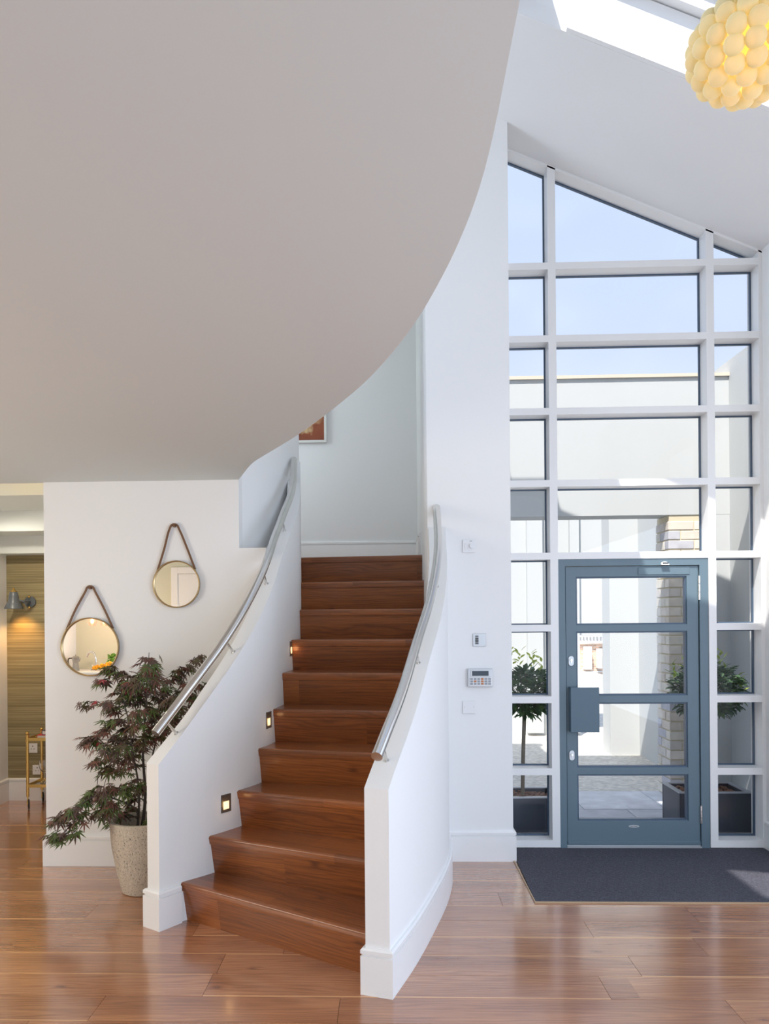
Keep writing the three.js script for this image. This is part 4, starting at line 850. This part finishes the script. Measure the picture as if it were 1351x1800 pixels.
    const l = CEIL - p.y - 0.1; part(t, 'cord', cyl(0.003, 0.003, l, 8).translate(0, 0.1 + l / 2, 0), M.black);
    part(t, 'socket', cyl(0.02, 0.024, 0.06, 16).translate(0, 0.07, 0), M.brass);
    const pt = new THREE.PointLight(0xffe8c6, 0.6); pt.position.set(0, 0, 0); pt.castShadow = true; t.add(pt);
  });
}
// ------------------------------------------------------------------ the entrance court
{
  struct('ground_court', box(-3, 6, -0.3, -0.045, -40, -5.72), M.gravel);
  const pv = structGroup('pavement_court');
  struct('bedding', box(0.2, 3.0, -0.044, -0.03, -7.42, -5.73), M.subfloor, pv);
  const xs = [0.2, 0.9, 1.62, 2.3, 3.0], zs = [-5.73, -6.13, -6.72, -7.42];
  for (let j = 0; j < 3; j++) { let o = j % 2 ? 0.33 : 0; for (let i = 0; i < 5; i++) { const a = Math.max(0.2, (xs[i] ?? 3.4) - o), b = Math.min(3.0, (xs[i + 1] ?? 3.4) - (i === 4 ? 0 : o)); if (b - a < 0.08) continue; part(pv, 'paving_slab', box(a + 0.003, b - 0.003, -0.035, rr(-0.003, 0.0), zs[j + 1] + 0.003, zs[j] - 0.003, 0.003), M.slab[(i * 2 + j) % 3]); } }
  // gateway: rendered beam on a brick pier
  struct('wall_court_beam', box(0.43, 3.0, 2.5, 3.71, -7.38, -7.1), M.render);
  struct('trim_4', box(0.43, 3.0, 3.711, 3.74, -7.4, -7.08), M.coping);
  struct('wall_court_left', box(0.43, 0.75, -0.1, 2.498, -7.38, -7.1), M.render);
  struct('wall_court_return', box(2.832, 2.999, -0.1, 2.498, -7.4, -7.1), M.render);
  struct('wall_court_right', box(3.0, 3.2, -0.1, 3.85, -7.6, -5.82), M.render);
  const pier = structGroup('wall_brick_pier');
  struct('mortar_core', box(2.475, 2.83, -0.1, 2.498, -7.42, -7.108), M.mortar, pier);
  const CH = 0.0842; let bi = 0;
  for (let c = 0; c < 29; c++) {
    const y0 = c * CH + 0.012, y1 = Math.min(2.497, (c + 1) * CH), even = c % 2 === 0;
    const fr = even ? [2.465, 2.69, 2.835] : [2.465, 2.572, 2.835];
    for (let i = 0; i + 1 < fr.length; i++) part(pier, 'brick', box(fr[i] + (i ? 0.005 : 0), fr[i + 1] - 0.005, y0, y1, i ? -7.2 : even ? -7.2 : -7.315, -7.1 + rr(-0.003, 0.003), 0.004), M.brick[(bi = (bi * 7 + 3 + c) % 997) % 5]);
    const sd = even ? [-7.21, -7.425] : [-7.325, -7.425];
    part(pier, 'brick', box(2.465 + rr(-0.003, 0.002), 2.57, y0, y1, sd[1], sd[0], 0.004), M.brick[(bi + 2) % 5]);
  }
  // passage beyond the gate
  const xr = atZ(1018, 1200, -11.2).x, xm = 2.625;
  struct('wall_passage_back', box(xm, 3.15, -0.1, 3.6, -9.9, -9.57), M.render);
  struct('wall_passage_right', box(2.965, 3.15, -0.1, 3.6, -9.57, -7.43), M.render);
  struct('wall_passage_left', [box(0.2, xr, -0.1, 3.9, -11.4, -11.2), box(xr, 3.6, atZ(1040, 1116, -11.2).y, 3.9, -11.4, -11.2)], M.render);
  for (const [a, b, n] of [[925, 952, 5], [1000, 1016, 6]]) struct('trim_' + n, box(atZ(a, 1000, -11.15).x, atZ(b, 1000, -11.15).x, 0, 3.9, -11.2, -11.1), M.render);
  // the house across the street
  const hz = -24, hx0 = atZ(1000, 1150, hz).x, hx1 = atZ(1075, 1150, hz).x, hy = (py) => atZ(1038, py, hz).y;
  const h = thing('brick_house', 'pale brick house with white bay windows across the street, seen through the gate', 'house', [0, 0, hz]);
  part(h, 'wall', box(hx0, hx1, -4, hy(1131), -3, 0), M.houseBrick);
  const par = part(h, 'parapet', [box(hx0, hx1, hy(1131), hy(1127), -0.3, 0.12), box(hx0, hx1, hy(1119), hy(1117), -0.1, 0.12)], M.trim);
  const bl = []; for (let x = hx0 + 0.05; x < hx1; x += 0.1) bl.push(box(x, x + 0.045, hy(1127), hy(1119), -0.05, 0.05)); part(par, 'balusters', bl, M.trim);
  for (const [p, q, e, f] of [[1024, 1036, 1136, 1176], [1024, 1036, 1186, 1206], [1047, 1054, 1140, 1174]]) {
    const a = atZ(p, 1150, hz).x, b = atZ(q, 1150, hz).x;
    const w = part(h, 'window_bay', [box(a, b, hy(f), hy(e), 0.0, 0.25)], M.trim);
    part(w, 'pane', [box(a + 0.04, (a + b) / 2 - 0.02, hy(f) + 0.05, hy(e) - 0.05, 0.25, 0.26), box((a + b) / 2 + 0.02, b - 0.04, hy(f) + 0.05, hy(e) - 0.05, 0.25, 0.26)], M.paleGlass);
  }
  part(h, 'string_course', box(hx0, hx1, hy(1182), hy(1179), 0, 0.08), M.trim);
  // clipped bay trees in square planters
  const leaf = (() => {
    const pos = [], P = (u, v, y) => [u, y, v], n = 4; let prev = null;
    for (let i = 0; i <= n; i++) { const u = i / n, w = 0.22 * Math.sin(Math.PI * Math.pow(u, 0.85)) + 0.001, y = 0.12 * u - 0.22 * u * u, r = [P(u, -w, y + 0.05), P(u, 0, y), P(u, w, y + 0.05)]; if (prev) for (let k = 0; k < 2; k++) pos.push(...prev[k], ...prev[k + 1], ...r[k], ...prev[k + 1], ...r[k + 1], ...r[k]); prev = r; }
    const g = new THREE.BufferGeometry(); g.setAttribute('position', new THREE.Float32BufferAttribute(pos, 3)); g.computeVertexNormals(); g.scale(0.072, 0.072, 0.072); return g;
  })();
  const bay = (label, x, z, sizeX, h0, crownY, R, tip) => {
    const t = thing('bay_tree', label, 'potted tree', [x, 0, z]);
    const hw = sizeX / 2, hd = 0.19, pt = [];
    const wall = (a, b, c, d) => box(a, b, 0.0, h0, c, d, 0.004);
    const pl = part(t, 'planter', [wall(-hw, hw, hd - 0.03, hd), wall(-hw, hw, -hd, -hd + 0.03), wall(-hw, -hw + 0.03, -hd + 0.03, hd - 0.03), wall(hw - 0.03, hw, -hd + 0.03, hd - 0.03), box(-hw + 0.03, hw - 0.03, 0, h0 - 0.06, -hd + 0.03, hd - 0.03)], M.zinc);
    part(pl, 'planter_rim', [box(-hw - 0.004, hw + 0.004, h0, h0 + 0.008, hd - 0.034, hd + 0.004), box(-hw - 0.004, hw + 0.004, h0, h0 + 0.008, -hd - 0.004, -hd + 0.034), box(-hw - 0.004, -hw + 0.034, h0, h0 + 0.008, -hd + 0.034, hd - 0.034), box(hw - 0.034, hw + 0.004, h0, h0 + 0.008, -hd + 0.034, hd - 0.034)], M.zincEdge);
    const ch = []; for (let i = 0; i < 260; i++) { const g = new THREE.BoxGeometry(rr(0.02, 0.045), 0.008, rr(0.012, 0.024)); g.rotateX(rr(-0.5, 0.5)); g.rotateY(rnd() * 6); g.translate(rr(-hw + 0.05, hw - 0.05), h0 - 0.045 + rr(0, 0.03), rr(-hd + 0.05, hd - 0.05)); ch.push(g); }
    part(t, 'bark_chips', ch, M.chips).userData.kind = 'stuff';
    const st = new THREE.CatmullRomCurve3([V(0, h0 - 0.06, 0), V(0.006, h0 + 0.25, 0), V(0.02, crownY - R * 0.7, 0), V(0.02, crownY, 0)]);
    part(t, 'trunk', tube(st, 0.015, 16, 10), M.trunk);
    const ls = [], br = [];
    for (let i = 0; i < 60; i++) { const d = V(rr(-1, 1), rr(-0.8, 1), rr(-1, 1)).normalize(); br.push(bar(V(0.02, crownY - R * 0.4, 0), V(0.02, crownY, 0).addScaledVector(d, R * 0.85), 0.0025, 4)); }
    part(t, 'branches', br, M.trunk).userData.kind = 'stuff';
    for (let i = 0; i < 900; i++) {
      const d = V(rr(-1, 1), rr(-1, 1), rr(-1, 1)); if (d.length() > 1) { i--; continue; } d.normalize();
      const r = R * (0.45 + 0.5 * Math.sqrt(rnd())), p = V(0.02 + d.x * r, crownY + d.y * r * 0.86, d.z * r * 0.9);
      ls.push({ p, y: -Math.atan2(d.z, d.x) + rr(-0.9, 0.9), t: rr(-0.7, 0.8) + d.y * 0.3, s: rr(0.8, 1.25), m: rnd() < 0.3 ? 1 : 0 });
    }
    for (const [dx, dy] of tip) for (let k = 0; k < 9; k++) ls.push({ p: V(dx + rr(-0.012, 0.012), crownY + dy - 0.05 + k * 0.014, rr(0, 0.12)), y: rnd() * 6.28, t: rr(0.5, 1.1), s: 0.7, m: 2 });
    const ord = ls.map((l, i) => [i, l.p.z + (l.m === 2 ? 1 : 0)]).sort((a, b) => b[1] - a[1]).map((q) => q[0]);
    const q = (l) => new THREE.Quaternion().setFromEuler(new THREE.Euler(rr(-0.5, 0.5), l.y, l.t, 'YXZ'));
    ord.slice(0, 280).forEach((i) => { const l = ls[i], m = part(t, 'leaf', leaf, M.bay[l.m]); m.position.copy(l.p); m.quaternion.copy(q(l)); m.scale.setScalar(l.s); });
    const rest = ord.slice(280), im = new THREE.InstancedMesh(leaf, M.bay[0], rest.length); im.name = 'leaves'; im.userData.kind = 'stuff'; im.castShadow = im.receiveShadow = true;
    rest.forEach((i, k) => { const l = ls[i]; im.setMatrixAt(k, new THREE.Matrix4().compose(l.p, q(l), V(l.s, l.s, l.s))); }); t.add(im);
  };
  bay('clipped bay tree on a bare stem in the planter left of the door', atZ(918, 1400, -6.19).x, -6.19, 0.5, 0.255, atZ(920, 1216, -6.19).y, 0.225, [[-0.09, 0.27], [-0.02, 0.26], [0.07, 0.24], [0.13, 0.2], [-0.14, 0.22]]);
  bay('bushy bay tree with yellow green tips in the planter right of the door', 2.415, -6.19, 0.53, 0.29, atZ(1262, 1214, -6.19).y, 0.26, [[0.02, 0.28], [0.11, 0.22], [-0.17, 0.2], [-0.26, 0.15], [0.24, 0.06]]);
}

renderer.render(scene, camera);
